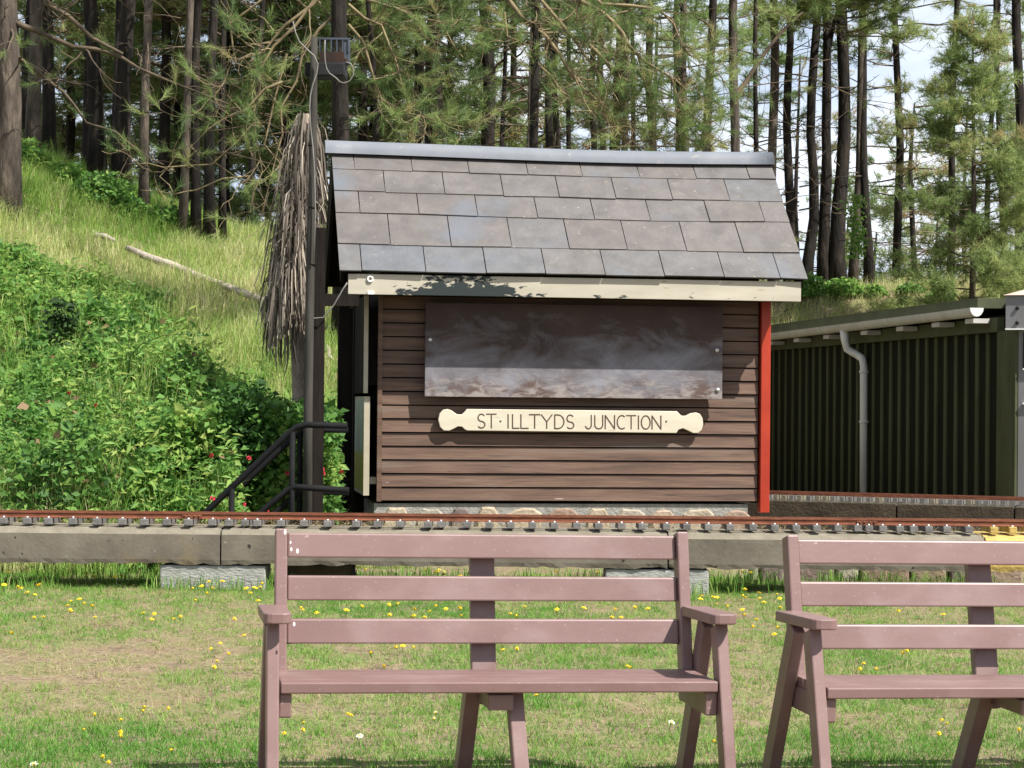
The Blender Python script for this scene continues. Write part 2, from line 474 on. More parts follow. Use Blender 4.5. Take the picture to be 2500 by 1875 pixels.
def sstep(a, b, x):
    t = np.clip((x - a) / (b - a), 0, 1)
    return t * t * (3 - 2 * t)


# ------------------------------------------------------------------ terrain
def zt(x, y):
    x = np.asarray(x, dtype=float)
    y = np.asarray(y, dtype=float)
    k = sstep(-1.95, -0.2, x)
    F = 17.6 + k * 19.5
    Rr = 30.5 + k * 12.5
    Hh = 3.75 + np.clip(-3.9 - x, 0, 8) * 0.34 + sstep(6, 11, x) * 0.25
    u = (y - F) / (Rr - F)
    up = np.clip(u, 0, 1)
    prof = up * 0.55 + 0.45 * up * up * (3 - 2 * up)
    back = np.clip(y - Rr, 0, 400)
    z = Hh * prof - np.minimum(back * 0.05 * np.minimum(back, 8), Hh + 3.2)
    bump = (fnoise(x * 0.8, y * 0.8, 2) - 0.5) * 0.35 * sstep(0, 0.25, u)
    lawn = (fnoise(x * 0.9, y * 0.9, 5) - 0.5) * 0.03
    far = sstep(60, 120, np.abs(x) + np.abs(y))
    return (z + bump + lawn) * (1 - far) + far * -3.0


def ztf(x, y):
    return float(zt(x, y))


def ground_hit(px, py, y0=8.0, y1=60.0):
    r = ray(px, py)
    Y = np.arange(y0, y1, 0.04)
    z = ZC + r.z * Y
    g = zt(r.x * Y, Y)
    k = np.nonzero(z <= g)[0]
    if len(k) == 0:
        return None
    Y = Y[k[0]]
    return Vector((r.x * Y, Y, ztf(r.x * Y, Y)))


def grid_axis(lo, hi, step, outer):
    mid = np.arange(lo, hi + step / 2, step)
    return np.concatenate([[-o for o in outer[::-1] if -o < lo], mid, [o for o in outer if o > hi]])


gx = grid_axis(-16, 18, 0.25, [20, 26, 36, 60, 120, 300, 900, 3000])
gy = grid_axis(2, 62, 0.25, [66, 75, 95, 140, 300, 900, 3000])
gy = np.concatenate([[-3000, -800, -200, -60, -20, -6, -2, 0.5], gy[gy > 1.9]])
GX, GY = np.meshgrid(gx, gy)
GZ = zt(GX, GY)
GV = np.stack([GX, GY, GZ], -1).reshape(-1, 3)
nx, ny = len(gx), len(gy)
ii = (np.arange(ny - 1)[:, None] * nx + np.arange(nx - 1)[None]).reshape(-1)
GF = np.stack([ii, ii + 1, ii + 1 + nx, ii + nx], 1)
ground = bpy.data.objects.new('ground', npmesh('ground', GV, [GF], [M['ground']], smooth=True))
link(ground)
tag(ground, 'patchy lawn and sandy bank behind it', None, kind='structure')


# ------------------------------------------------------------------ blades, leaves and tufts
def blade_mesh(name, P, Hh, W, lean, tint, m, tall=False, bias=(0, 0)):
    n = len(P)
    az = RNG.uniform(0, 2 * np.pi, n)
    wv = np.stack([np.cos(az), np.sin(az), np.zeros(n)], 1) * (W / 2)[:, None]
    la = RNG.uniform(0, 2 * np.pi, n)
    lv = np.stack([np.cos(la) + bias[0], np.sin(la) + bias[1], np.zeros(n)], 1)
    tip = P + lv * (lean * Hh)[:, None] + np.array([0, 0, 1.0]) * (Hh * np.sqrt(np.clip(1 - lean ** 2, 0.05, 1)))[:, None]
    if not tall:
        V = np.stack([P - wv, P + wv, tip], 1).reshape(-1, 3)
        F = [np.arange(3 * n).reshape(n, 3)]
        T = np.repeat(tint, 3)
    else:
        mid = P + lv * (lean * Hh * 0.32)[:, None] + np.array([0, 0, 1.0]) * (Hh * 0.62)[:, None]
        V = np.stack([P - wv, P + wv, mid + wv * 0.8, mid - wv * 0.8, tip], 1).reshape(-1, 3)
        b = np.arange(n) * 5
        F = [np.stack([b, b + 1, b + 2, b + 3], 1), np.stack([b + 3, b + 2, b + 4], 1)]
        T = np.repeat(tint, 5)
    return npmesh(name, V, F, [m], T)


def rdirs(n, rng=RNG):
    v = rng.normal(size=(n, 3))
    return v / np.linalg.norm(v, axis=1, keepdims=True)


def leaf_mesh(name, P, L, tint, m, up=0.5, ratio=0.7):
    n = len(P)
    d = rdirs(n)
    d[:, 2] = d[:, 2] * 0.6
    d[:, 1] -= 0.15
    d /= np.linalg.norm(d, axis=1, keepdims=True)
    nn = rdirs(n) * 0.75 + np.array([0.1, -0.35, up])
    s = np.cross(d, nn)
    s /= np.linalg.norm(s, axis=1, keepdims=True)
    nv = np.cross(s, d)
    Lc = L[:, None]
    b = P
    t = P + d * Lc - nv * Lc * 0.12
    l = P + d * Lc * 0.42 + s * Lc * ratio / 2 + nv * Lc * 0.08
    r = P + d * Lc * 0.42 - s * Lc * ratio / 2 + nv * Lc * 0.08
    V = np.stack([b, r, t, l], 1).reshape(-1, 3)
    k = np.arange(n) * 4
    F = [np.concatenate([np.stack([k, k + 1, k + 2], 1), np.stack([k, k + 2, k + 3], 1)])]
    return npmesh(name, V, F, [m], np.repeat(tint, 4))


def tufts_geo(C, A, length, width, per, tint, rng, spread=1.0):
    """needle tufts at C with axis A -> (V, tri faces, tint)"""
    n = len(C)
    d = rng.normal(size=(n, per, 3)) * spread * 0.62 + A[:, None, :]
    d /= np.linalg.norm(d, axis=2, keepdims=True)
    L = length * rng.uniform(0.7, 1.15, (n, per, 1))
    o = rng.normal(size=(n, per, 3))
    s = np.cross(d, o)
    s /= np.linalg.norm(s, axis=2, keepdims=True)
    base = C[:, None, :] + A[:, None, :] * rng.uniform(-0.06, 0.04, (n, per, 1))
    V = np.stack([base - s * width / 2, base + s * width / 2, base + d * L], 2).reshape(-1, 3)
    F = np.arange(len(V)).reshape(-1, 3)
    T = np.repeat(np.clip(tint[:, None] + rng.uniform(-0.12, 0.12, (n, per)), 0, 1).reshape(-1), 3)
    return V, F, T


def combine(name, mb, mbmats, geos, mats):
    """one mesh out of an MB (twigs) and needle geometry"""
    V = [np.asarray([tuple(v) for v in mb.v], dtype=np.float32).reshape(-1, 3)] if mb and mb.v else [np.zeros((0, 3), np.float32)]
    T = [np.asarray(mb.t if mb else [], dtype=np.float32)]
    nb = len(V[0])
    quads = np.asarray([f for f in (mb.f if mb else []) if len(f) == 4], dtype=np.int32).reshape(-1, 4)
    F, mi = [], []
    if len(quads):
        F.append(quads)
        mi.append(np.zeros(len(quads), np.int32))
    off = nb
    for (v, f, t) in geos:
        V.append(v)
        T.append(t)
        F.append(f + off)
        mi.append(np.ones(len(f), np.int32))
        off += len(v)
    return npmesh(name, np.concatenate(V), F, mats, np.concatenate(T), np.concatenate(mi))


# ------------------------------------------------------------------ pines
def make_crown(seed, height, rad, nb, per=12, nl=0.17, nw=0.008, young=False, bare=0.0, tufts_per=46):
    rng = np.random.default_rng(seed)
    mb = MB()
    C, A, T = [], [], []
    for i in range(nb):
        u = (i + rng.random()) / nb
        h = u * height
        if young:
            r = rad * (1.02 - u) ** 0.75 * rng.uniform(0.7, 1.1)
        else:
            r = rad * (0.45 + 0.9 * math.sin(math.pi * min(1, u * 0.75 + 0.16))) * rng.uniform(0.55, 1.1)
        az = rng.uniform(0, 2 * np.pi)
        rise = rng.uniform(-0.25, 0.35) if not young else rng.uniform(0.05, 0.4)
        p0 = np.array([0, 0, h])
        out = np.array([math.cos(az), math.sin(az), 0])
        pts = [p0]
        for k in range(1, 5):
            s = k / 4
            q = p0 + out * r * s + np.array([0, 0, rise * r * s * s]) + rng.normal(size=3) * 0.07 * r * s
            pts.append(q)
        mb.tube([Vector(p) for p in pts], [0.022 * (1 - 0.8 * k / 4) * (rad / 1.6) for k in range(5)], 3)
        if rng.random() < bare:
            continue
        bt = rng.uniform(0.15, 0.85)
        if rng.random() < 0.06:
            bt = rng.uniform(0.9, 1.0)
        nt_ = int(tufts_per * (0.5 + r / rad))
        ntw = max(3, nt_ // 7)
        for j in range(ntw):
            s = rng.uniform(0.3, 1.0) ** 0.8
            k = min(3, int(s * 4))
            q = pts[k] + (pts[k + 1] - pts[k]) * (s * 4 - k)
            dd = out * rng.uniform(0.2, 1) + rng.normal(size=3) * 0.6
            dd[2] = dd[2] * 0.5 + 0.15
            dd /= np.linalg.norm(dd)
            tl = rng.uniform(0.2, 0.6) * (0.5 + 0.5 * rad / 1.6)
            mb.tube([Vector(q), Vector(q + dd * tl)], [0.007, 0.004], 3)
            for m_ in range(7):
                f = rng.uniform(0.25, 1.0)
                C.append(q + dd * tl * f + rng.normal(size=3) * 0.05)
                a = dd * 0.7 + rng.normal(size=3) * 0.5 + np.array([0, 0, 0.35])
                A.append(a / np.linalg.norm(a))
                T.append(np.clip(bt + rng.normal() * 0.1, 0, 1))
    g = tufts_geo(np.array(C), np.array(A), nl, nw, per, np.array(T), rng)
    return combine('crown', mb, None, [g], [M['twig_dark'], M['needle_young'] if young else M['needle']])


CROWNS = [make_crown(100 + k, 5.5, 1.9, 30) for k in range(3)]             # tops of the tall pines
FARCROWNS = [make_crown(200 + k, 8.5, 2.1, 54, per=12, nl=0.2, nw=0.013, bare=0.22, tufts_per=60) for k in range(4)]  # fuller trees in the second row
SPARSE = [make_crown(300 + k, 7.0, 1.9, 36, per=11, nl=0.18, nw=0.012, bare=0.28, tufts_per=44) for k in range(2)]


def add_limb(mb, pts, r0, r1, rng, C, A, depth=0, twigs=6, tuft=0.5, mi=0, tw_len=0.8, droop=-0.15):
    """a crooked limb through pts, with curling side twigs; tufts collected in C, A"""
    P = [Vector(p) for p in pts]
    path = []
    for k in range(len(P) - 1):
        for s in (0, 0.5):
            q = P[k].lerp(P[k + 1], s)
            if path:
                L = (P[k + 1] - P[k]).length
                q = q + Vector(rng.normal(size=3)) * 0.05 * L
            path.append(q)
    path.append(P[-1])
    n = len(path)
    mb.tube(path, [r0 + (r1 - r0) * (k / (n - 1)) ** 0.8 for k in range(n)], 5 if depth == 0 else 4, mi)
    for t in range(twigs):
        s = rng.uniform(0.12, 1.0)
        k = min(n - 2, int(s * (n - 1)))
        q = path[k].lerp(path[k + 1], s * (n - 1) - k)
        d = (path[k + 1] - path[k]).normalized()
        side = Vector(rng.normal(size=3))
        side.y *= 0.7
        dd = (d * 0.6 + side * 0.75 + Vector((0, 0, droop))).normalized()
        L = tw_len * rng.uniform(0.45, 1.15)
        pp = [q]
        cur = dd
        nseg = 4
        bend = Vector(rng.normal(size=3)) * 0.38 + Vector((0, 0, 0.22))
        for j in range(nseg):
            cur = (cur + bend * 0.42 + Vector(rng.normal(size=3)) * 0.14).normalized()
            pp.append(pp[-1] + cur * L / nseg)
        rr = max(0.0045, (r0 + (r1 - r0) * s) * 0.55)
        if depth < 1:
            add_limb(mb, pp, rr, 0.004, rng, C, A, depth + 1, max(2, twigs // 3), tuft, mi, tw_len * 0.55, droop)
        else:
            mb.tube(pp, [rr + (0.0035 - rr) * j / nseg for j in range(nseg + 1)], 3, mi)
        if rng.random() < tuft:
            C.append(np.array(pp[-1]))
            A.append(np.array((cur + Vector((0, 0, 0.25))).normalized()))


def pine(label, px, pbase, width, Ydef=None, top=None, hgt=12.0, crown=None, cz=7.2, cs=1.0, stubs=8, pale=False, seed=0, limbs=None, group='pines along the ridge',
         kinks=(), needle_limbs=0, limb_mat='twig_dark', name='pine_tree', cat='pine tree'):
    rng = np.random.default_rng(seed + 5000)
    pr = random.Random(seed)
    b = None
    if Ydef is None:
        b = ground_hit(px, pbase)
        if b is None:
            Ydef = 31.0 if px < 900 else 43.5
    if b is None:
        p = at(px, pbase, Ydef)
        b = Vector((p.x, p.y, ztf(p.x, p.y)))
    Y = b.y
    base = b - Vector((0, 0, 0.1))
    e = empty(name, base)
    tag(e, label, cat, group)
    rad = width / FPX * Y / 2
    ptop = at(top[0] if top else px, 0, Y)
    z0, z1 = base.z, ptop.z
    n = 14
    path, rads = [], []
    amp = rad * 0.9
    ph = pr.random() * 6
    for k in range(n + 1):
        z = z0 + hgt * k / n
        f = (z - z0) / max(0.5, (z1 - z0))
        x = base.x + (ptop.x - base.x) * f
        for (ky, kd) in kinks:
            zk = at(px, ky, Y).z
            x += kd / FPX * Y * math.exp(-((z - zk) / 0.8) ** 2)
        wv = math.sin(k * 0.9 + ph) * amp * 0.5
        path.append(Vector((x - base.x + wv * min(1, k / 2), 0.6 * wv, z - z0)))
        flare = 1 + 0.45 * math.exp(-k * 1.3)
        rads.append(rad * flare * (1 - 0.55 * k / n))
    mb = MB()
    mb.tube(path, rads, 10, 0, wob=0.16, rnd=pr)
    # dead side branches
    for k in range(stubs):
        s = rng.uniform(0.1, 0.62)
        f = s * n
        i = int(f)
        q = path[i].lerp(path[i + 1], f - i)
        az = rng.uniform(0, 2 * math.pi)
        L = rng.uniform(0.25, 1.5)
        d = Vector((math.cos(az), 0.7 * math.sin(az), rng.uniform(-0.25, 0.35)))
        pts = [q]
        for j in range(3):
            d = (d + Vector(rng.normal(size=3)) * 0.22).normalized()
            pts.append(pts[-1] + d * L / 3)
        mb.tube(pts, [0.016, 0.012, 0.008, 0.004], 4, 1)
        for t_ in range(3):
            q2 = pts[rng.integers(1, 4)]
            d2 = (d + Vector(rng.normal(size=3)) * 0.7).normalized()
            q3 = q2 + d2 * L * 0.28
            mb.tube([q2, q3, q3 + (d2 + Vector(rng.normal(size=3)) * 0.5) * L * 0.16], [0.007, 0.005, 0.003], 3, 1)
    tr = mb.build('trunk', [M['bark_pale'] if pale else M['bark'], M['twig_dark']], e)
    if crown is not None:
        c = bpy.data.objects.new('crown', crown)
        i = min(n - 1, int(cz / hgt * n))
        c.location = path[i].x, path[i].y, cz
        c.scale = (cs, cs, cs)
        c.rotation_euler = (0, 0, pr.random() * 6.28)
        link(c, e)
    if limbs:
        mb2 = MB()
        C, A = [], []
        for (pts, r0, r1, tw, tf, tl) in limbs:
            w3 = []
            for q in pts:
                yy = Y + (q[2] if len(q) > 2 else 0)
                w3.append(at(q[0], q[1], yy) - base)
            add_limb(mb2, w3, r0, r1, rng, C, A, 0, tw, tf, 0, tl)
        C, A = np.array(C).reshape(-1, 3), np.array(A).reshape(-1, 3)
        geos = []
        if len(C):
            # each tip carries a brush: several tufts strung along the last stretch
            CC = np.concatenate([C - A * 0.03, C + A * 0.03, C + A * 0.09])
            AA = np.concatenate([A, A, A])
            tt = np.tile(rng.uniform(0.1, 0.95, len(C)), 3)
            geos = [tufts_geo(CC, AA, 0.17, 0.0045, 20, tt, rng, 0.75)]
        me = combine('limbs', mb2, None, geos, [M[limb_mat], M['needle']])
        me.name = 'hanging_branchwork'
        o = bpy.data.objects.new('branch_foliage', me)
        link(o, e)
    return e


# --- trunks left of the hut, on the bank
BIG_L = [([(10, -60), (0, 30), (60, 62), (115, 85), (230, 118), (290, 132), (420, 200), (560, 255)], 0.062, 0.012, 9, 0.35, 0.9),
         ([(90, -40), (118, 2), (225, 95), (300, 132)], 0.045, 0.02, 4, 0.2, 0.6),
         ([(20, 120), (40, 140), (90, 168), (150, 222), (212, 292), (320, 345), (400, 402)], 0.036, 0.008, 6, 0.5, 0.5)]
pine('thick grey pine trunk cut by the photo edge, with long dark limbs', 8, 520, 62, 27.5, (22, 0), stubs=3, seed=1, limbs=BIG_L, crown=CROWNS[0], cz=8, pale=True)
pine('grey sunlit pine trunk on the bank beside the edge trunk', 82, 405, 33, None, (80, 0), seed=2, crown=CROWNS[1], cz=8, pale=True)
pine('dark pine trunk standing close against the grey sunlit trunk', 116, 380, 31, None, (118, 0), seed=3, crown=CROWNS[2], cz=8)
pine('thick dark pine with pale patches, its foot in bushes on the bank', 236, 452, 38, None, (228, 0), seed=4, crown=CROWNS[0], cz=7.6, stubs=12)
pine('straight almost black pine trunk, darkest on the bank', 300, 488, 38, None, (310, 0), seed=5, crown=CROWNS[1], cz=7.8, stubs=9)
pine('short thin dark stem leaning against the black pine trunk', 280, 465, 15, 31.2, (286, 0), seed=6, crown=SPARSE[0], cz=6)
pine('slender pale reddish pine trunk with a slight S-curve', 350, 536, 23, None, (366, 0), seed=7, pale=True, kinks=((300, -6), (150, 4)), crown=CROWNS[2], cz=8, stubs=10)
pine('mid brown pine trunk, first of the cluster at the low end of the bank', 442, 582, 20, None, (470, 0), seed=8, crown=CROWNS[0], cz=7.4, pale=True, stubs=10)
pine('dark crooked pine trunk, second of the cluster at the low end of the bank', 478, 584, 22, None, (484, 0), seed=9, crown=CROWNS[1], cz=7.4)
pine('broad brown pine trunk, third of the cluster at the low end of the bank', 512, 588, 24, None, (520, 0), seed=10, crown=CROWNS[2], cz=7.8, stubs=11)
pine('thin dark pine trunk, last of the cluster before the hanging twigs', 543, 590, 17, None, (548, 0), seed=11, crown=CROWNS[0], cz=7.2)
pine('faint pine trunk behind the hanging twigs left of the dead palm', 606, 590, 16, 32, (640, 0), seed=12, crown=CROWNS[1], cz=7)

LT = [([(850, -70), (760, 10), (700, 60), (640, 130), (560, 150), (520, 240)], 0.03, 0.008, 9, 0.75, 0.8),
      ([(840, -40), (720, 60), (640, 170), (620, 280), (640, 420), (610, 520)], 0.026, 0.006, 11, 0.6, 0.7),
      ([(830, -30), (660, -20), (560, 60), (575, 150), (640, 205)], 0.024, 0.006, 8, 0.5, 0.6),
      ([(835, 20), (740, 130), (690, 260), (680, 380), (640, 520)], 0.022, 0.006, 10, 0.6, 0.6),
      ([(690, 200), (600, 265), (545, 290), (475, 350)], 0.02, 0.006, 7, 0.5, 0.5),
      ([(620, 300), (520, 400), (400, 405), (336, 400)], 0.014, 0.006, 4, 0.25, 0.4),
      ([(610, 430), (480, 460), (430, 470), (395, 430), (430, 380)], 0.012, 0.006, 3, 0.4, 0.4),
      ([(850, 10), (930, 60), (960, 160), (1000, 260), (1010, 340)], 0.022, 0.006, 11, 0.9, 0.6),
      ([(850, -20), (960, 20), (1080, 60), (1130, 140)], 0.022, 0.006, 10, 0.85, 0.6),
      ([(850, 60), (900, 170), (940, 250), (1060, 290), (1130, 310)], 0.02, 0.006, 12, 0.95, 0.6),
      ([(700, 130), (650, 340), (690, 430), (720, 560)], 0.016, 0.005, 7, 0.6, 0.5)]
pine('wide dark pine behind the lamp pole, its yellowish twigs hanging round the palm', 836, 800, 44, 24.5, (836, 0), seed=13, limbs=LT, limb_mat='twig', crown=CROWNS[2], cz=13, hgt=17)

# --- trunks above the hut roof
HUTTR = [(930, 15, 33, False), (1033, 21, 34, False), (1076, 20, 36, True), (1216, 14, 33, False), (1271, 12, 31, True),
         (1334, 26, 33, False), (1364, 13, 38, True), (1386, 22, 35, False), (1412, 15, 40, False),
         (1444, 22, 36, False), (1475, 22, 39, True), (1524, 23, 34, True), (1570, 16, 37, False), (1612, 26, 36, False), (1642, 22, 40, False)]
HUTLAB = ['thin dark pine above the roof ridge, first beyond the wide lamp-pole pine',
          'dark pine trunk above the roof ridge with its lower part hidden by drooping needles',
          'brown pine trunk above the roof ridge, beside the needle-hidden one',
          'lone straight dark slender pine above the middle of the roof ridge',
          'slim sunlit tan pine trunk between the lone dark pine and the dense thicket',
          'broad dark pine with a forked foot, left part of the thicket over the roof',
          'very thin light pine squeezed between two dark trunks of the thicket over the roof',
          'dark pine beside the thinnest stem in the middle of the thicket',
          'thin dark pine with a bright sky slit on its right side in the thicket',
          'dark pine behind the densest tangle of tan twigs',
          'brown pine behind the right half of the tan twig tangle',
          'wide brown pine with a bright sky gap on its right, over the roof',
          'narrow dark pine standing right of the bright sky gap over the roof',
          'dark pine over the roof, left of a close pair of trunks',
          'dark pine over the roof, right one of a close pair of trunks']
for k, (px, wd, Y, pale) in enumerate(HUTTR):
    pine(HUTLAB[k], px, 500, wd, Y, (px + RNG.uniform(-34, 34), 0), seed=20 + k, pale=pale, crown=CROWNS[k % 3] if px < 1400 or k % 2 else None, cz=(6.3 if k % 3 == 0 else 7.4) + (Y - 33) * 0.16, stubs=14,
         kinks=((RNG.uniform(60, 300), RNG.uniform(-9, 9)), (RNG.uniform(0, 200), RNG.uniform(-7, 7))),
         group='pines above the hut roof')

RT = [([(1180, -90), (1240, 10), (1330, 90), (1390, 170), (1430, 220), (1500, 290), (1545, 360)], 0.037, 0.007, 20, 0.45, 0.75),
      ([(1290, -70), (1330, 20), (1400, 95), (1480, 200), (1520, 270)], 0.030, 0.007, 17, 0.38, 0.65),
      ([(1370, -90), (1420, 0), (1500, 50), (1540, 115), (1610, 170), (1680, 225), (1765, 150)], 0.039, 0.007, 16, 0.75, 0.65),
      ([(1330, -60), (1480, 10), (1600, 16), (1650, 60), (1690, 140)], 0.032, 0.007, 12, 0.90, 0.60),
      ([(1440, 110), (1500, 180), (1600, 215), (1670, 260), (1700, 300), (1760, 345)], 0.023, 0.006, 15, 0.68, 0.55),
      ([(1230, 30), (1240, 90), (1290, 110), (1350, 95)], 0.021, 0.006, 7, 0.52, 0.50),
      ([(1300, 80), (1310, 160), (1370, 220), (1440, 250), (1480, 240)], 0.021, 0.006, 10, 0.60, 0.50),
      ([(1560, 130), (1590, 250), (1600, 330), (1650, 360)], 0.018, 0.006, 10, 0.90, 0.50),
      ([(1390, 180), (1470, 260), (1510, 320), (1540, 362)], 0.017, 0.006, 11, 0.30, 0.50),
      ([(1640, 190), (1660, 260), (1720, 310), (1790, 280)], 0.018, 0.006, 11, 0.95, 0.40)]
pine('near pine over the roof with a curtain of tan leafless twigs sweeping down', 1307, 800, 26, 25.0, (1303, 0), seed=50, limbs=RT, limb_mat='twig', crown=CROWNS[1], cz=13, hgt=17, group='pines above the hut roof')

# --- trunks right of the hut
pine('brown pine stump-like foot just over the roof, under tan twigs', 1680, 500, 25, 36, (1672, 0), seed=61, pale=True, crown=None)
pine('twin dark pine rising behind drooping needle brushes over the roof', 1724, 500, 30, 34, (1735, 0), seed=62, crown=SPARSE[1], cz=7.5)
LB = [([(1790, 240), (1840, 170), (1900, 90), (1960, 30)], 0.05, 0.02, 4, 0.2, 0.6), ([(1780, 215), (1840, 208), (1900, 200), (1960, 190)], 0.014, 0.006, 4, 0.4, 0.4)]
pine('thick brown pine sending a slanting limb up to the right, over the roof end', 1784, 500, 32, 34, (1796, 0), seed=63, limbs=LB, pale=True, crown=None)
pine('thin straight black pine alone in a gap of sky over the roof end', 1842, 500, 17, 38, (1848, 0), seed=64, crown=SPARSE[0], cz=9.5, stubs=12)
LC = [([(1900, 178), (1985, 190), (2060, 225), (2120, 245), (2230, 275)], 0.016, 0.005, 6, 0.3, 0.5)]
pine('pale sunlit pine trunk with a broken knot, rising at the right end of the roof', 1890, 645, 27, 42.5, (1886, 0), seed=65, pale=True, limbs=LC, limb_mat='twig', crown=CROWNS[0], cz=9)
pine('dark double pine trunk just right of the pale sunlit one', 1928, 640, 24, 43, (1922, 0), seed=66, crown=CROWNS[2], cz=9.4, kinks=((120, 10),))
pine('leaning dark pine with a bulging foot in the shrubs right of the roof', 1966, 612, 27, None, (1996, 0), seed=67, kinks=((480, 12),), crown=CROWNS[0], cz=9.5)
pine('dark pine with a bend halfway up, left neighbour of the thickest trunk', 2012, 618, 27, None, (2024, 0), seed=68, kinks=((290, -8),), crown=CROWNS[1], cz=9)
pine('thickest dark pine right of the hut with ivy at its foot', 2046, 634, 38, None, (2060, 0), seed=69, crown=CROWNS[2], cz=9.2)
pine('sunlit brown pine trunk crossing the right side of the thickest trunk', 2082, 644, 22, None, (2112, 0), seed=70, pale=True, crown=CROWNS[0], cz=9.4)
pine('slim black pine, outermost of the clump right of the hut', 2124, 655, 23, None, (2100, 0), seed=71, crown=None, stubs=16)
pine('thin dark pine trunk half hidden by the young pale green pine', 2318, 690, 19, 45, (2334, 0), seed=72, crown=SPARSE[1], cz=9.5, stubs=14)
pine('thin bent black pine trunk between the young pale pine and the edge trunk', 2405, 690, 15, 46, (2428, 0), seed=73, kinks=((180, 7),), crown=SPARSE[0], cz=10, stubs=14)
pine('thick dark pine trunk at the photo edge above the green shed', 2494, 690, 30, 43, (2486, 0), seed=74, crown=CROWNS[1], cz=9.4, stubs=10)

# --- second row: fuller pines beyond the ridge
ROW2 = [(-40, 44, 0.6), (60, 40, 0.9), (150, 46, 0.5), (215, 41, 1.0), (290, 48, 0.4), (390, 42, 0.7), (455, 50, 0.2), (560, 44, 0.5), (640, 52, 0.2), (700, 42, 0.8), (790, 48, 0.3),
        (880, 43, 0.8), (960, 50, 0.2), (1010, 41, 1.2), (1090, 46, 0.5), (1180, 42, 1.0), (1250, 52, 0.2), (110, 54, 0.6), (340, 55, 0.5), (420, 47, 1.4), (600, 48, 1.4), (740, 55, 0.4), (920, 45, 1.6), (1050, 55, 0.5), (1330, 48, 1.8), (1500, 47, 2.4), (1600, 56, 1.6)]
for k, (px, Y, dz) in enumerate(ROW2):
    p = at(px, 600, Y)
    b = Vector((p.x, p.y, ztf(p.x, p.y)))
    e = empty('pine_tree', b)
    tag(e, 'bushy green pine of the second row, behind the dark trunks on the ridge', 'pine tree', 'second row of pines beyond the ridge')
    mb = MB()
    pr = random.Random(k)
    mb.tube([(0, 0, 0), (pr.uniform(-.1, .1), 0, 4), (pr.uniform(-.2, .2), 0, 8), (0, 0, 13)], [0.16, 0.13, 0.1, 0.03], 7)
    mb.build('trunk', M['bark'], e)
    c = bpy.data.objects.new('crown', FARCROWNS[k % 4])
    c.location = (0, 0, 5.5 + dz * 2.2 - b.z * 0.3)
    c.rotation_euler = (0, 0, pr.random() * 6.28)
    s = pr.uniform(0.9, 1.25)
    c.scale = (s * 1.15, s * 1.15, s)
    link(c, e)

ROW3 = [(2185, 47, 3.2, 1.0, SPARSE[0]), (2230, 54, 1.6, 1.15, SPARSE[1]), (1950, 56, 5.0, 1.0, SPARSE[1]), (2440, 50, 3.4, 1.1, SPARSE[0]), (2560, 46, 2.5, 1.2, SPARSE[1]), (2140, 60, 2.2, 1.0, SPARSE[0]), (2070, 63, 1.8, 1.2, SPARSE[1]), (2190, 66, 3.6, 1.3, SPARSE[0]), (2290, 62, 1.4, 1.3, SPARSE[1]), (2360, 57, 3.0, 1.2, SPARSE[0])]
R3L = ['sparse grey-green pine between the trunk clump and the young pine', 'low feathery pine in the open sky left of the young pine', 'thin airy pine seen between the trunks right of the roof',
       'sparse pine behind the bent black trunk', 'sparse pine at the photo edge behind the shed', 'airy low pine far behind the trunk clump', 'faint far pine showing between the thickest trunk and the slim black one', 'tall faint far pine filling the open sky beside the trunk clump', 'low feathery far pine just left of the young pine foot', 'far grey-green pine hidden behind the young pale pine']
for k, (px, Y, cz, s, cm) in enumerate(ROW3):
    p = at(px, 600, Y)
    b = Vector((p.x, p.y, ztf(p.x, p.y)))
    e = empty('pine_tree', b)
    tag(e, R3L[k], 'pine tree', 'sparse pines behind the shed')
    mb = MB()
    mb.tube([(0, 0, 0), (0.1, 0, 4), (-0.1, 0, 8), (0, 0, cz + 7 * s)], [0.10, 0.085, 0.06, 0.02], 6)
    mb.build('trunk', M['bark'], e)
    c = bpy.data.objects.new('crown', cm)
    c.location = (0, 0, cz)
    c.rotation_euler = (0, 0, k * 1.3)
    c.scale = (s, s, s)
    link(c, e)

# young pale green pine above the shed
b = at(2372, 715, 40)
b.z = ztf(b.x, b.y)
e = empty('young_pine', b)
tag(e, 'young pale green pine with feathery pointed crown above the shed roof', 'pine tree')
ztop = at(2368, 30, 40).z - b.z
mb = MB()
mb.tube([(0, 0, -0.1), (0.03, 0, ztop * 0.5), (-0.02, 0, ztop)], [0.07, 0.045, 0.01], 6)
mb.build('trunk', M['bark_pale'], e)
yc = bpy.data.objects.new('crown', make_crown(900, ztop - 1.0, 1.6, 72, per=14, nl=0.17, nw=0.011, young=True, tufts_per=80))
yc.location = (0, 0, 0.9)
link(yc, e)

# hanging crown edge at the top, over the trunk clump
b = at(2010, 640, 41)
b = at(2000, 600, 44.6)
e = empty('pine_tree', (b.x, 44.6, ztf(b.x, 44.6)))
tag(e, 'pine whose sunlit yellow-green needle shelf hangs over the trunk clump', 'pine tree')
zz = at(2000, 92, 44.6).z - e.location.z
mb = MB()
mb.tube([(0, 0, -0.1), (0.15, 0, 4), (0.1, 0, 9), (0, 0, zz + 5)], [0.09, 0.08, 0.07, 0.03], 7)
mb.tube([(0.1, 0, zz - 0.6), (0.05, -1.6, zz + 0.1), (0, -3.6, zz + 0.6)], [0.05, 0.04, 0.02], 6)
mb.build('trunk', M['bark'], e)
cc = bpy.data.objects.new('crown', make_crown(910, 2.2, 1.7, 48, per=14, nl=0.17, nw=0.010, young=True, tufts_per=95))
cc.location = (0, -3.4, zz - 0.55)
cc.scale = (1.0, 1.0, 1)
link(cc, e)

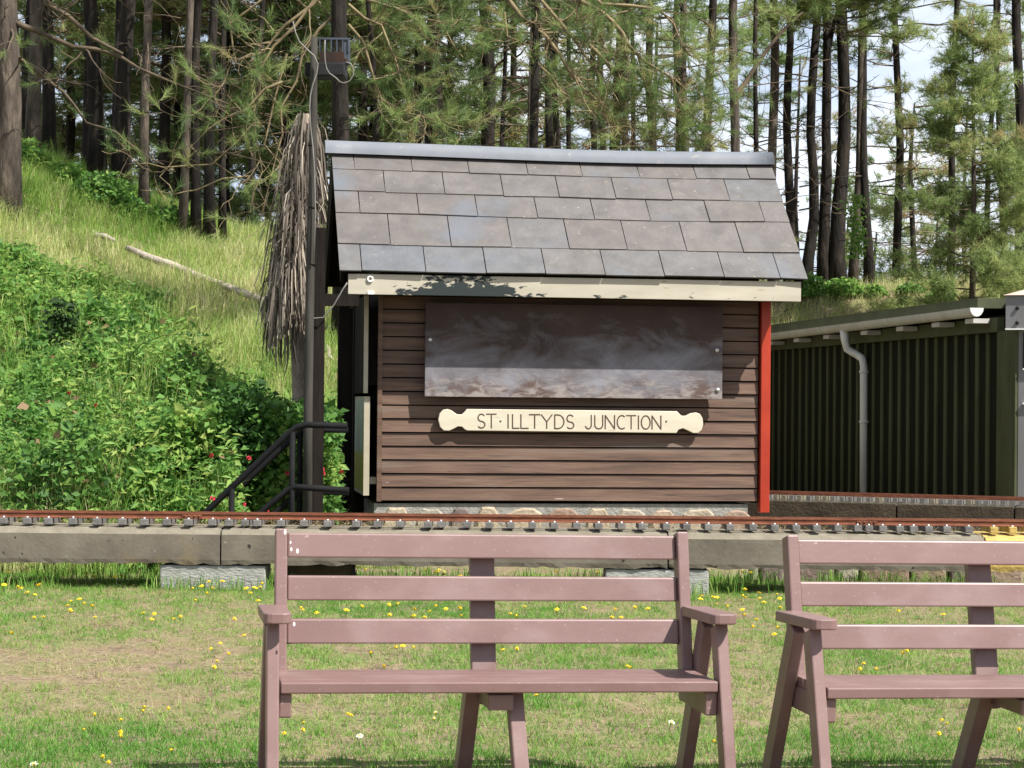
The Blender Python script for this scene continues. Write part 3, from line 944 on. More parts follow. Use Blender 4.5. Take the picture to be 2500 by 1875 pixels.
# ------------------------------------------------------------------ shrubs, ivy
SHR = [(2056, 662, 0.42, 0.30), (2135, 682, 0.26, 0.20), (1972, 655, 0.45, 0.42), (2220, 702, 0.3, 0.16), (2300, 714, 0.3, 0.18), (2462, 695, 0.5, 0.3)]
SHL = ['leafy bright green shrub at the foot of the thickest pine', 'small green shrub at the foot of the slim black pine', 'dark green shrub touching the roof corner', 'low dark shrub on the skyline right of the trunk clump',
       'low green shrub below the young pine, over the shed roof', 'green shrub above the shed roof at the photo edge']
SHR2 = [(50, 392, 0.4, 0.36), (165, 432, 0.34, 0.25), (245, 485, 0.5, 0.40), (305, 520, 0.35, 0.3), (405, 545, 0.4, 0.3)]
SHL2 = ['bright green shrub on the bank top beside the edge trunk', 'low green shrub between the grey trunk and the thick dark pine', 'dark green shrub at the foot of the thick dark pine', 'green shrub at the foot of the black pine', 'dark shrub behind the slender reddish pine']
for k, (px, py, rw, rh) in enumerate(SHR + SHR2):
    g = ground_hit(px, py + 15)
    if g is None:
        Y = 42.5 if px > 900 else 30.5
        g = at(px, py, Y)
        g.z = ztf(g.x, g.y)
    e = empty('shrub', g)
    tag(e, (SHL + SHL2)[k], 'shrub', 'shrubs on the ridge')
    n = int(2600 * min(1, rw * 1.3))
    d = rdirs(n) * (RNG.random((n, 1)) ** 0.4)
    lump = 0.75 + 0.5 * fnoise(d[:, 0] * 2.2 + 5, d[:, 2] * 2.2 + k, k)
    P = d * np.array([rw, rw * 0.8, rh * 1.1]) * lump[:, None]
    P[:, 2] = np.abs(P[:, 2])
    bt = 0.66 if k in (0, 1, 4, 6, 7) else 0.5
    o = bpy.data.objects.new('foliage', leaf_mesh('foliage', P, RNG.uniform(0.05, 0.10, n), np.clip(RNG.normal(bt, 0.2, n), 0, 0.93), M['bramble']))
    link(o, e)
    mb = MB()
    for j in range(5):
        a = RNG.uniform(0, 6.28)
        mb.tube([(0.02 * math.cos(a), 0.02 * math.sin(a), -0.05), (rw * 0.3 * math.cos(a), rw * 0.3 * math.sin(a), rh * 0.5), (rw * 0.5 * math.cos(a), rw * 0.5 * math.sin(a), rh * 0.9)], [0.015, 0.01, 0.004], 4)
    mb.build('stem', M['twig_dark'], e)

g = ground_hit(2062, 634) or at(2062, 634, 42)
n = 700
P = np.stack([RNG.normal(0.05, 0.10, n), RNG.uniform(-0.35, -0.15, n), RNG.uniform(0, 1.25, n) ** 1.0], 1)
P[:, 0] += np.sin(P[:, 2] * 5) * 0.04
iv = bpy.data.objects.new('ivy', leaf_mesh('ivy', P, RNG.uniform(0.05, 0.09, n), np.clip(RNG.normal(0.72, 0.12, n), 0, 0.93), M['bramble']))
iv.location = (g.x + 0.12, g.y - 0.05, g.z)
link(iv)
tag(iv, 'bright green ivy climbing the foot of the thickest pine', 'ivy')

# ------------------------------------------------------------------ hut
TH = R(8.5)
HC = Vector((0.534, 19.0, 0))
hut = empty('railway_hut', HC, TH)
tag(hut, 'small brown weatherboarded railway hut with slate roof and boarded window', 'hut')
HX = Vector((math.cos(TH), math.sin(TH), 0))
HY = Vector((-math.sin(TH), math.cos(TH), 0))


def HL(px, py, off=0.0):
    """pixel -> (local x, local z) on the hut plane local y = off"""
    r = ray(px, py)
    t = (HC + HY * off - CAMLOC).dot(HY) / r.dot(HY)
    p = CAMLOC + r * t - HC
    return p.dot(HX), p.z


HW = 1.7245
Z0 = HL(1390, 1222)[1]
PIT = 0.1205
mb = MB()
rr = random.Random(3)
for i in range(16):
    z = Z0 + i * PIT
    segs = [(-HW + 0.03, HW - 0.02)]
    for (a, b_) in segs:
        j = rr.uniform(-0.003, 0.003)
        mb.hexa([(a, -0.020 + j, z), (b_, -0.020 + j, z), (b_, 0.03, z), (a, 0.03, z),
                 (a, -0.006 + j, z + PIT - 0.012), (b_, -0.006 + j, z + PIT - 0.012), (b_, 0.03, z + PIT - 0.012), (a, 0.03, z + PIT - 0.012)])
mb.box(-HW + 0.02, HW - 0.02, 0.012, 0.05, Z0 - 0.01, Z0 + 16 * PIT, 1)
mb.build('front_wall', [M['board'], M['board_dark']], hut)
DEP = 1.5
mb = MB()
mb.box(-HW, -HW + 0.05, 0.031, DEP, Z0 - 0.02, 2.5)
mb.box(HW - 0.05, HW, 0.031, DEP, Z0 - 0.02, 2.5)
mb.box(-HW, HW, DEP, DEP + 0.05, Z0 - 0.02, 2.5)
for sx in (-1, 1):
    x0, x1 = (-HW + 0.002, -HW + 0.048) if sx < 0 else (HW - 0.048, HW - 0.002)
    v = [(x0, 0, 2.5), (x0, DEP, 2.5), (x0, DEP / 2, 3.5), (x1, 0, 2.5), (x1, DEP, 2.5), (x1, DEP / 2, 3.5)]
    mb.add(v, [(0, 1, 2), (5, 4, 3), (0, 3, 4, 1), (1, 4, 5, 2), (2, 5, 3, 0)])
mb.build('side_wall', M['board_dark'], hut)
mb = MB()
mb.box(-HW - 0.012, -HW + 0.028, -0.032, 0.03, Z0 - 0.01, 2.44)
mb.build('corner_trim', M['board'], hut)

# red post at the right corner
xr0, _ = HL(1857, 1000, -0.05)
xr1, _ = HL(1880, 1000, -0.05)
_, zr0 = HL(1868, 1252, -0.05)
mb = MB()
mb.box(xr0, xr1, -0.06, 0.05, zr0, 2.46)
mb.build('corner_post', M['red'], hut, bevel=0.006).__setitem__('label', 'bright red corner post')

# stone base
mb = MB()
mb.box(-HW - 0.03, HW - 0.1, 0.012, DEP, -0.05, Z0 - 0.03)
rs = random.Random(5)
x = -HW + 0.02
while x < HW - 0.25:
    wst = rs.uniform(0.16, 0.36)
    for (zb, zc_) in ((0.02, rs.uniform(0.17, 0.22)), (0.24, Z0 - 0.05)):
        ww = wst * rs.uniform(0.85, 1.0)
        pts = []
        nn = 12
        hz, cz_ = (zc_ - zb) / 2 * rs.uniform(0.8, 1.0), (zc_ + zb) / 2
        for k in range(nn):
            a = 2 * math.pi * k / nn
            ca, sa = math.cos(a), math.sin(a)
            q = (abs(ca) ** 3.0 + abs(sa) ** 3.0) ** (-1 / 3.0) * rs.uniform(0.88, 1.05)
            pts.append((x + wst / 2 + ca * q * ww / 2, cz_ + sa * q * hz))
        t = rs.random()
        pr_ = rs.uniform(0.018, 0.04)
        c0 = (sum(p[0] for p in pts) / nn, sum(p[1] for p in pts) / nn)
        vs = [(p[0], 0.02, p[1]) for p in pts] + [(c0[0] + (p[0] - c0[0]) * 0.86, 0.012 - pr_, c0[1] + (p[1] - c0[1]) * 0.84) for p in pts]
        fs = [(k, (k + 1) % nn, nn + (k + 1) % nn, nn + k) for k in range(nn)] + [tuple(range(nn, 2 * nn))]
        mb.add(vs, fs, 1, t)
    x += wst + 0.03
mb.build('stone_base', [M['mortar'], M['stone']], hut)

# shutter
xs0, zs0 = HL(1037, 969, -0.142)
xs1, zs1 = HL(1763, 974, -0.142)
mb = MB()
mb.box(0, xs1 - xs0, -0.02, 0.02, 0, 2.30 - zs0)
sh = mb.build('window_shutter', M['shutter'], hut, bevel=0.003)
sh.location = (xs0, -0.122, (zs0 + zs1) / 2)
for (xa, za) in ((xs0 + 0.04, zs0), (xs1 - 0.09, zs0)):
    mb = MB()
    mb.box(xa, xa + 0.05, -0.1005, -0.0205, zs0 + 0.1, 2.25)
    mb.build('shutter_batten', M['board_dark'], hut)
for (bx, by) in ((1050, 829), (1750, 855), (1752, 952)):
    bx_, bz_ = HL(bx, by, -0.142)
    mb = MB()
    mb.disc((bx_, -0.1425, bz_), (0, -1, 0), 0.018, 0.012, 12)
    mb.build('shutter_bolt', M['steel'], hut)

# roof
YE, YR, ZE, ZR = -0.50, 0.77, 2.54, 3.70
xe0, xe1 = HL(828, 662, YE)[0], HL(1972, 686, YE)[0]
print('eave', xe0, xe1, 'z', HL(828, 662, YE)[1], HL(1972, 686, YE)[1], 'ridge', HL(803, 378, YR), HL(1886, 396, YR))
RL, RR = xe0, xe1
ZE = (HL(828, 662, YE)[1] + HL(1972, 686, YE)[1]) / 2
ZR = (HL(803, 376, YR)[1] + HL(1886, 394, YR)[1]) / 2
sl = Vector((0, YE - YR, ZE - ZR))
SLEN = sl.length
sd = sl.normalized()
sn = Vector((0, sd.z, -sd.y))
if sn.z < 0:
    sn = -sn
mb = MB()
rows = [0.0, 0.160, 0.352, 0.535, 0.79, 1.0]
joints = [864, 940, 876, 950, 884]
jy = [397, 446, 500, 563, 632]
rs = random.Random(9)


def sag(x):
    u = (x - RL) / (RR - RL)
    return -0.020 * math.sin(math.pi * u) + 0.004 * math.sin(7 * u)


def slope_pt(x, s, h, rear=False):
    p = Vector((x, YR, ZR)) + sd * (s * SLEN) + sn * h
    y = p.y if not rear else 2 * YR - p.y
    return (x, y, p.z + sag(x) * (1 - s))


for rear in (False, True):
    for r in range(5):
        s0, s1 = max(-0.0, rows[r] - 0.08), rows[r + 1]
        jx = HL(joints[r], jy[r], YR + (YE - YR) * (rows[r] + s1) / 2)[0]
        wd = 0.527
        k0 = math.floor((RL - jx) / wd)
        xa = RL
        edges = [RL]
        xx = jx + k0 * wd
        while xx < RR:
            if xx > RL + 0.06 and xx < RR - 0.06:
                edges.append(xx + rs.uniform(-0.012, 0.012))
            xx += wd
        edges.append(RR)
        for a, b_ in zip(edges[:-1], edges[1:]):
            j1, j2, h = rs.uniform(-0.007, 0.007), rs.uniform(-0.007, 0.007), rs.uniform(0.018, 0.028)
            a2, b2 = a + 0.004, b_ - 0.004
            sb1, sb2 = s1 + j1 / SLEN, s1 + j2 / SLEN
            c = [slope_pt(a2, s0, 0.002, rear), slope_pt(b2, s0, 0.002, rear), slope_pt(b2, sb2, h - 0.012, rear), slope_pt(a2, sb1, h - 0.012, rear),
                 slope_pt(a2, s0, 0.009, rear), slope_pt(b2, s0, 0.009, rear), slope_pt(b2, sb2, h, rear), slope_pt(a2, sb1, h, rear)]
            t = min(1, max(0, rs.gauss(0.66, 0.16) - (0.34 if r == 4 else 0) - (0.25 if (a > 1.4 and r < 2) else 0)))
            v = [c[3], c[2], c[1], c[0], c[7], c[6], c[5], c[4]] if not rear else c
            mb.hexa(v, 0, t)
# deck under the slates, following the sag
for rear in (False, True):
    for k in range(12):
        xa_, xb_ = [RL + 0.02 + (RR - RL - 0.04) * q / 12 for q in (k, k + 1)]
        mb.hexa([slope_pt(xa_, 0, -0.02, rear), slope_pt(xb_, 0, -0.02, rear), slope_pt(xb_, 0.985, -0.02, rear), slope_pt(xa_, 0.985, -0.02, rear),
                 slope_pt(xa_, 0, -0.001, rear), slope_pt(xb_, 0, -0.001, rear), slope_pt(xb_, 0.985, -0.001, rear), slope_pt(xa_, 0.985, -0.001, rear)], 1)
roof = mb.build('roof', [M['slate'], M['board_dark']], hut)
# ridge cap
mb = MB()
xk0, xk1 = HL(793, 360, YR)[0], HL(1885, 380, YR)[0]
path = []
N = 16
nseg = 9
vs, fs = [], []
for k in range(N + 1):
    x = xk0 + (xk1 - xk0) * k / N
    z = ZR + sag(x) - 0.03
    for i in range(nseg):
        a = math.pi * (0.02 + 0.96 * i / (nseg - 1))
        vs.append((x, YR - math.cos(a) * 0.098, z + math.sin(a) * 0.135))
for k in range(N):
    for i in range(nseg - 1):
        fs.append((k * nseg + i, (k + 1) * nseg + i, (k + 1) * nseg + i + 1, k * nseg + i + 1))
fs.append(tuple(range(nseg - 1, -1, -1)))
fs.append(tuple(N * nseg + i for i in range(nseg)))
mb.add(vs, fs, 0, 0.5, True)
mb.build('ridge_cap', M['ridge'], roof)
# bargeboards
for sx, x0 in ((-1, RL + 0.02), (1, RR - 0.05)):
    mb = MB()
    for rear in (False, True):
        c = [slope_pt(x0, 0, -0.17, rear), slope_pt(x0 + 0.03, 0, -0.17, rear), slope_pt(x0 + 0.03, 0.97, -0.17, rear), slope_pt(x0, 0.97, -0.17, rear),
             slope_pt(x0, 0, -0.021, rear), slope_pt(x0 + 0.03, 0, -0.021, rear), slope_pt(x0 + 0.03, 0.97, -0.021, rear), slope_pt(x0, 0.97, -0.021, rear)]
        mb.hexa(c)
    mb.build('bargeboard', M['board_dark'], hut)
# rafters feet/soffit
mb = MB()
mb.box(RL + 0.1, RR - 0.1, YE + 0.07, -0.03, 2.36, 2.375)
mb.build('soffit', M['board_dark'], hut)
# fascia
xf0, zf0 = HL(850, 717, YE + 0.02)
xf1, zf1 = HL(1956, 738, YE + 0.02)
mb = MB()
mb.box(0, xf1 - xf0, -0.018, 0.018, 0, (HL(1400, 678, YE + 0.02)[1]) - HL(1400, 727, YE + 0.02)[1])
fa = mb.build('fascia', M['fascia'], hut, bevel=0.003)
fa.location = ((xf0 + xf1) / 2, YE + 0.045, HL(1400, 727, YE + 0.02)[1])
for v in fa.data.vertices:
    v.co.x -= (xf1 - xf0) / 2
# cable ring and small clip on the fascia
xg, zg = HL(904, 681, YE)
mb = MB()
ring = [(xg + math.cos(a) * 0.022, YE + 0.018, zg + math.sin(a) * 0.022) for a in [i * math.pi / 6 for i in range(13)]]
mb.tube(ring, 0.008, 6)
mb.build('eave_ring', M['white'], fa).matrix_parent_inverse = Matrix.Translation(-fa.location)
mb = MB()
mb.box(xg - 0.02, xg + 0.035, YE + 0.012, YE + 0.0265, zg - 0.13, zg - 0.105)
mb.build('eave_clip', M['white'], fa).matrix_parent_inverse = Matrix.Translation(-fa.location)

# left end: boards on the side wall, door frame, porch post and tie beam
mb = MB()
zn0, zn1 = HL(900, 1210, 0.0)[1], HL(900, 968, 0.0)[1]
zu1 = 2.36
mb.box(-HW - 0.13, -HW - 0.10, 0.02, 1.2, zn1 + 0.03, zu1)
mb.box(-HW - 0.10, -HW + 0.0, 0.1, 1.15, zn1 + 0.1, zu1 - 0.1)
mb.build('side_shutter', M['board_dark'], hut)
mb = MB()
mb.box(-HW - 0.135, -HW - 0.098, -0.012, 0.019, zn1 + 0.03, zu1 + 0.02)
mb.build('shutter_edge', M['cream'], hut)
mb = MB()
mb.box(-HW - 0.26, -HW - 0.001, DEP - 0.05, DEP + 0.09, 0.0, 2.42)
mb.box(-HW - 0.14, -HW - 0.001, 1.15, 1.25, 0.0, 2.42)
mb.build('door_frame', M['board_dark'], hut)
PPY = -0.56
pxl, _ = HL(772, 1000, PPY)
mb = MB()
mb.box(pxl - 0.062, pxl + 0.062, PPY - 0.065, PPY + 0.065, 0.0, 2.9)
mb.build('porch_post', M['board_dark'], hut)
mb = MB()
_, zb0 = HL(830, 747, PPY)
mb.box(pxl + 0.0625, HL(876, 733, PPY)[0], PPY - 0.045, PPY + 0.05, zb0, zb0 + 0.10)
mb.box(HL(866, 733, PPY)[0], HL(876, 733, PPY)[0] - 0.001, PPY + 0.0505, 0.0, zb0 + 0.002, zb0 + 0.098)
mb.build('tie_beam', M['board_dark'], hut)

nb = empty('notice_board', HC + HX * (-HW) + HY * 0.0, TH)
nb.location.z = 0
tag(nb, 'faded yellow and pale notice panel fixed low on the hut side wall', 'notice board')
mb = MB()
mb.box(-0.1215, -0.085, 0.05, 1.12, zn0 + 0.02, zn1 - 0.02)
o = mb.build('panel', M['poster'], nb)
zm = zn0 + (zn1 - zn0) * 0.42
for (za_, zb_, mm) in ((zn0 + 0.03, zm, 'poster_yellow'), (zm + 0.004, zn1 - 0.03, 'poster_pale')):
    mb = MB()
    mb.box(-0.1245, -0.1216, 0.056, 1.11, za_, zb_)
    mb.build('sheet', M[mm], nb)
mb = MB()
mb.box(-0.126, -0.075, 0.026, 0.049, zn0, zn1)
mb.box(-0.122, -0.075, 1.121, 1.16, zn0, zn1)
mb.box(-0.124, -0.08, 0.05, 1.12, zn1 - 0.019, zn1)
mb.box(-0.124, -0.08, 0.05, 1.12, zn0, zn0 + 0.019)
mb.box(-0.074, 0.03, 0.06, 1.10, zn0 + 0.1, zn0 + 0.16)
mb.build('frame', M['cream'], nb)

# name board
SB = empty('name_board', HC + HY * -0.025, TH)
tag(SB, 'cream carved name board with knobbed ends fixed under the boarded window', 'sign')
OFF = -0.048 + 0.0


def Z5(x, y):  # measured outline
    return HL(830 + x * 0.38582, 620 + y * 0.38582, -0.07)


top = [(620, 1050), (628, 1012), (650, 986), (680, 981), (705, 990), (738, 1014), (770, 1016), (790, 996), (800, 981),
       (2130, 995), (2142, 1008), (2158, 1024), (2185, 1024), (2215, 1008), (2250, 1003), (2275, 1012), (2292, 1040), (2296, 1080),
       (2286, 1115), (2262, 1134), (2232, 1134), (2200, 1118), (2168, 1104), (2140, 1112), (2126, 1134),
       (806, 1118), (790, 1112), (770, 1094), (745, 1092), (715, 1108), (690, 1119), (655, 1118), (632, 1095)]
ol = [Z5(*p) for p in top]
ol = ol[::-1]
mb = MB()
mb.prism(ol, lambda p, d: (p[0], d, p[1]), -0.064, -0.022)
mb.build('board', M['sign'], SB, bevel=0.006, seg=3)


def arc(cx, cy, rx, ry, a0, a1, n=9):
    return [(cx + rx * math.cos(R(a0 + (a1 - a0) * i / n)), cy + ry * math.sin(R(a0 + (a1 - a0) * i / n))) for i in range(n + 1)]


GL = {'S': [arc(.5, .74, .42, .26, 35, 270, 9) + arc(.5, .24, .45, .24, 90, -145, 9)],
      'T': [[(0, 1), (1, 1)], [(.5, 1), (.5, 0)]], 'I': [[(.5, 1), (.5, 0)]], 'L': [[(0, 1), (0, 0), (1, 0)]],
      'Y': [[(0, 1), (.5, .48), (1, 1)], [(.5, .48), (.5, 0)]],
      'D': [[(0, 0), (0, 1), (.35, 1)] + arc(.35, .5, .65, .5, 90, -90, 10)[1:] + [(0, 0)]],
      'J': [[(.95, 1), (.95, .28)] + arc(.5, .28, .45, .28, 0, -160, 8)[1:]],
      'U': [[(0, 1), (0, .3)] + arc(.5, .3, .5, .3, 180, 360, 9)[1:] + [(1, 1)]],
      'N': [[(0, 0), (0, 1), (1, 0), (1, 1)]],
      'C': [arc(.55, .5, .55, .5, 55, 305, 14)], 'O': [arc(.5, .5, .5, .5, 90, 450, 18)]}
TXT = [('S', 868, 918), ('T', 925, 987), ('I', 1052, 1072), ('L', 1090, 1132), ('L', 1143, 1190), ('T', 1196, 1264), ('Y', 1272, 1340), ('D', 1357, 1415), ('S', 1430, 1480),
       ('J', 1548, 1590), ('U', 1610, 1660), ('N', 1676, 1735), ('C', 1752, 1805), ('T', 1810, 1870), ('I', 1876, 1896), ('O', 1904, 1960), ('N', 1972, 2028)]


def letters_y(x, v):
    f = (x - 868) / (2030 - 868)
    return (1101 + f * 8) + ((1013 + f * 12) - (1101 + f * 8)) * v


mb = MB()
SW = 0.0055
for wi, (ch, xa, xb) in enumerate(TXT):
    if wi in (2, 9):
        mb.build('lettering', M['letter'], SB)
        mb = MB()
    for st in GL[ch]:
        pts = [Z5(xa + (xb - xa) * u, letters_y(xa, v)) for (u, v) in st]
        for (p, q) in zip(pts[:-1], pts[1:]):
            dx, dz = q[0] - p[0], q[1] - p[1]
            L = math.hypot(dx, dz) or 1e-6
            nx_, nz_ = -dz / L * SW, dx / L * SW
            ex, ez = dx / L * SW * 0.5, dz / L * SW * 0.5
            c4 = [(p[0] - ex + nx_, p[1] - ez + nz_), (p[0] - ex - nx_, p[1] - ez - nz_), (q[0] + ex - nx_, q[1] + ez - nz_), (q[0] + ex + nx_, q[1] + ez + nz_)]
            dd = -0.0655 - 0.00002 * (len(mb.f) % 37)
            mb.prism(c4, lambda p2, d: (p2[0], d, p2[1]), dd, -0.0635)
for (dx_, dy_) in ((1014, 1058), (2062, 1060)):
    q = Z5(dx_, dy_)
    mb.disc((q[0], -0.0635, q[1]), (0, -1, 0), 0.009, 0.003, 8)
mb.build('lettering', M['letter'], SB)

# ------------------------------------------------------------------ lamp pole
pb = at(750, 1262, 18.0)
lp = empty('lamp_pole', (pb.x, 18.0, 0))
tag(lp, 'tall weathered pole with a rusty floodlight and looping pale cables beside the hut', 'lamp post')
Yp = 18.0
o3 = lp.location
mb = MB()
pts = [at(750, 1400, Yp), at(752, 1000, Yp), at(758, 640, Yp), at(763, 420, Yp), at(766, 200, Yp), at(767, 90, Yp)]
pts[0].z = -0.1
mb.tube([p - o3 for p in pts], [0.040, 0.039, 0.037, 0.033, 0.031, 0.029], 10)
mb.build('pole', M['pole'], lp)
for yy in (355, 508, 646):
    p = at(762, yy, Yp) - o3
    mb = MB()
    mb.tube([p - Vector((0, 0, .006)), p + Vector((0, 0, .006))], 0.037, 10)
    mb.build('strap', M['black'], lp)


def lb(mb, px0, px1, py0, py1, y0, y1, mi=0):
    a, b_ = at(px0, py1, Yp), at(px1, py0, Yp)
    mb.box(a.x - o3.x, b_.x - o3.x, y0, y1, a.z, b_.z, mi)


fl = MB()
lb(fl, 742, 841, 150, 183, 0.04, 0.32)
flo = fl.build('floodlight', M['darkmetal'], lp, bevel=0.012)
mb = MB()
lb(mb, 778, 838, 124, 149, 0.05, 0.25)
a = at(838, 139, Yp) - o3
mb.tube([a + Vector((-.03, .12, 0)), a + Vector((.03, .12, -.015))], 0.035, 10)
mb.build('junction_box', M['rust'], flo)
mb = MB()
lb(mb, 775, 850, 88, 92, 0.08, 0.22)
for k in range(6):
    lb(mb, 777 + k * 14, 780 + k * 14, 92, 124, 0.08, 0.22)
lb(mb, 836, 851, 92, 150, 0.09, 0.21)
mb.build('cooling_fins', M['fin'], flo)
mb = MB()
cb = [(640 + x * 0.193, 40 + y * 0.193) for (x, y) in ((795, 300), (790, 430), (796, 560), (815, 660), (850, 720), (930, 775), (985, 830), (1040, 845), (1110, 815), (1155, 740), (1158, 660), (1120, 600), (1055, 575))]
mb.tube([at(x, y, Yp - 0.06) - o3 for (x, y) in cb], 0.0055, 6)
cb = [(640 + x * 0.193, 40 + y * 0.193) for (x, y) in ((390, 60), (420, 200), (470, 320), (570, 420), (660, 500), (705, 600), (690, 720), (640, 860), (610, 1000), (600, 1150), (612, 1400), (640, 1640))]
cb += [(768, 420), (770, 520), (766, 640)]
mb.tube([at(x, y, Yp - 0.06) - o3 for (x, y) in cb], 0.006, 6)
mb.tube([at(x, y, Yp) - o3 for (x, y) in ((745, 765), (760, 778), (790, 775), (815, 745), (838, 705), (848, 690))], 0.006, 6)
mb.build('cable', M['cable'], lp)

# ------------------------------------------------------------------ dead palm
pY = 21.0
pb = at(733, 1000, pY)
pb.z = ztf(pb.x, pY)
palm = empty('palm_tree', pb)
tag(palm, 'palm with a thick skirt of dead hanging leaves beside the lamp pole', 'palm tree')
mb = MB()
pts = [pb - Vector((0, 0, 0.1)), at(733, 960, pY), at(730, 800, pY), at(728, 600, pY), at(742, 400, pY), at(751, 278, pY)]
prr = random.Random(4)
mb.tube([p - pb for p in pts], [0.10, 0.085, 0.08, 0.075, 0.08, 0.03], 10, wob=0.2, rnd=prr)
mb.build('trunk', M['palmbark'], palm)
n = 1250
top_p, bot_p = at(750, 268, pY), at(716, 850, pY)
V, F, T = [], [], []
rg = np.random.default_rng(8)
for i in range(n):
    u = rg.random() ** 0.9
    az = rg.uniform(0, 2 * math.pi)
    c = top_p.lerp(bot_p, u * 0.86)
    rd = 0.08 + 0.02 * rg.random()
    L = rg.uniform(0.3, 0.95) * (1 if u < 0.7 else 0.8)
    sp = (0.03 + 0.135 * math.sin(math.pi * min(1, 0.10 + u * 0.75))) * rg.uniform(0.15, 1.45) * (1.35 if rg.random() < 0.12 else 1)
    out = Vector((math.cos(az), math.sin(az), 0))
    lft = Vector((-0.11 * u, 0, 0))
    p0 = c + out * rd
    p1 = c + out * (rd + sp * 0.75) + Vector((0, 0, -L * 0.3)) + lft
    p2 = c + out * (rd + sp) + Vector((0, 0, -L * 0.72)) + lft
    p3 = c + out * (rd + sp * rg.uniform(0.75, 1.1)) + Vector((rg.normal() * 0.03, rg.normal() * 0.03, -L)) + lft
    side = Vector((-math.sin(az + rg.normal() * 0.6), math.cos(az + rg.normal() * 0.6), rg.normal() * 0.2)).normalized()
    wd = rg.uniform(0.005, 0.013)
    k = len(V)
    for q, f in ((p0, 0.8), (p1, 1.0), (p2, 0.8)):
        V += [q - pb - side * wd * f / 2 * 1.6, q - pb + side * wd * f / 2 * 1.6]
    V.append(p3 - pb)
    F.append([(k, k + 1, k + 3, k + 2), (k + 2, k + 3, k + 5, k + 4)])
    T.append(np.clip(rg.normal(0.45, 0.33), 0, 1))
quads = np.array([q for f in F for q in f])
tris = np.array([(i * 7 + 4, i * 7 + 5, i * 7 + 6) for i in range(n)])
me = npmesh('leaves', np.array([tuple(v) for v in V]), [quads, tris], [M['palm']], np.repeat(T, 7))
o = bpy.data.objects.new('dead_leaves', me)
link(o, palm)

# ------------------------------------------------------------------ railings
RLS = [(17.45, 0, 0, 'black tubular stair handrail nearer the track, beside the hut porch', ((336, 1412), (497, 1256), (700, 1062), (724, 1043), (748, 1037), (848, 1040)), ((520, 1365), (630, 1256), (708, 1192), (724, 1189), (852, 1197)), (566, 714)),
       (18.15, 0, 0, 'black tubular stair handrail farther from the track, half hidden by its twin', ((370, 1400), (508, 1262), (712, 1072), (738, 1052), (760, 1049), (850, 1050)), ((560, 1365), (655, 1268), (724, 1205), (745, 1198), (852, 1203)), (733,))]
for (Y, _, _, lab, topr, low, posts) in RLS:
    b = at(posts[-1], 1300, Y)
    e = empty('stair_railing', (b.x, Y, 0))
    tag(e, lab, 'railing', 'railings of the hut steps')
    for nm, pts, rad in (('top_rail', topr, 0.026), ('lower_rail', low, 0.026)):
        mb = MB()
        mb.tube([at(x, y, Y) - e.location for (x, y) in pts], rad, 8)
        mb.build(nm, M['black'], e)
    for px in posts:
        ty = np.interp(px, [p[0] for p in topr], [p[1] for p in topr])
        t_ = at(px, ty, Y) - e.location
        mb = MB()
        mb.tube([(t_.x, 0, -0.05), (t_.x, 0, t_.z)], 0.024, 8)
        mb.build('post', M['black'], e)

# ------------------------------------------------------------------ raised track in front
TY = 16.0
pl, pr2 = at(0, 1262, 15.9), at(2500, 1262, 16.15)
ta = math.atan2(0.0, 1)


def track_xy(px, Y0=TY):
    return at(px, 1300, Y0).x


zrail = 1.43 - (1257 - 978) / FPX * TY           # rail head
zbt = 1.43 - (1297 - 978) / FPX * TY             # front top edge of the beam
zbb = 1.43 - (1378 - 978) / FPX * TY             # beam bottom
SLP = 0.0026                                      # the line drops a little towards the right
print('rail', zrail, 'beam', zbt, zbb)


def tz(x):
    return -SLP * 0 * x


BD = 0.62
joints = [-60 - 1150, 539, 1632, 2406, 3500]
BLAB = ['long grey concrete beam carrying the track at the left of the benches', 'grey concrete beam carrying the track behind the long bench', 'grey concrete beam with a chipped pale end between the two benches', 'yellow painted concrete beam end at the photo edge']
for k in range(4):
    x0, x1 = track_xy(joints[k]) + 0.006, track_xy(joints[k + 1]) - 0.006
    if k == 0:
        x0 = -7.0
    if k == 3:
        x1 = 7.0
    ol = [(0.006, zbb), (0.0, zbb + 0.03), (0.0, zbt - 0.03), (0.035, zbt), (0.10, zbt + 0.003), (0.11, zbt + 0.012), (BD, zbt + 0.012), (BD, zbb)]
    mb = MB()
    xs = np.linspace(x0, x1, max(3, int((x1 - x0) / 0.06)))
    rj = random.Random(k)
    nr = len(ol)
    vs, fs, mi = [], [], []
    for x in xs:
        for i, (yy, zz) in enumerate(ol):
            jz = rj.uniform(-0.012, 0.008) if i in (0,) else rj.uniform(-0.003, 0.003) if i in (3,) else 0
            jy_ = rj.uniform(-0.004, 0.004) if i < 1 else 0
            vs.append((x, TY + yy + jy_, zz + jz))
    for j in range(len(xs) - 1):
        for i in range(nr):
            i2 = (i + 1) % nr
            mb_f = (j * nr + i2, j * nr + i, (j + 1) * nr + i, (j + 1) * nr + i2)
            fs.append(mb_f)
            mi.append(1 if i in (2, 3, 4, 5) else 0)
    mb.add(vs, fs)
    mb.mi = mi
    mb.add(vs[:nr], [tuple(range(nr))])
    mb.add(vs[-nr:], [tuple(range(nr - 1, -1, -1))])
    yel = k == 3
    o = mb.build('concrete_beam', [M['yellow'] if yel else M['concrete'], M['yellow'] if yel else M['ledge']])
    tag(o, BLAB[k], 'beam', 'concrete beams of the raised track')

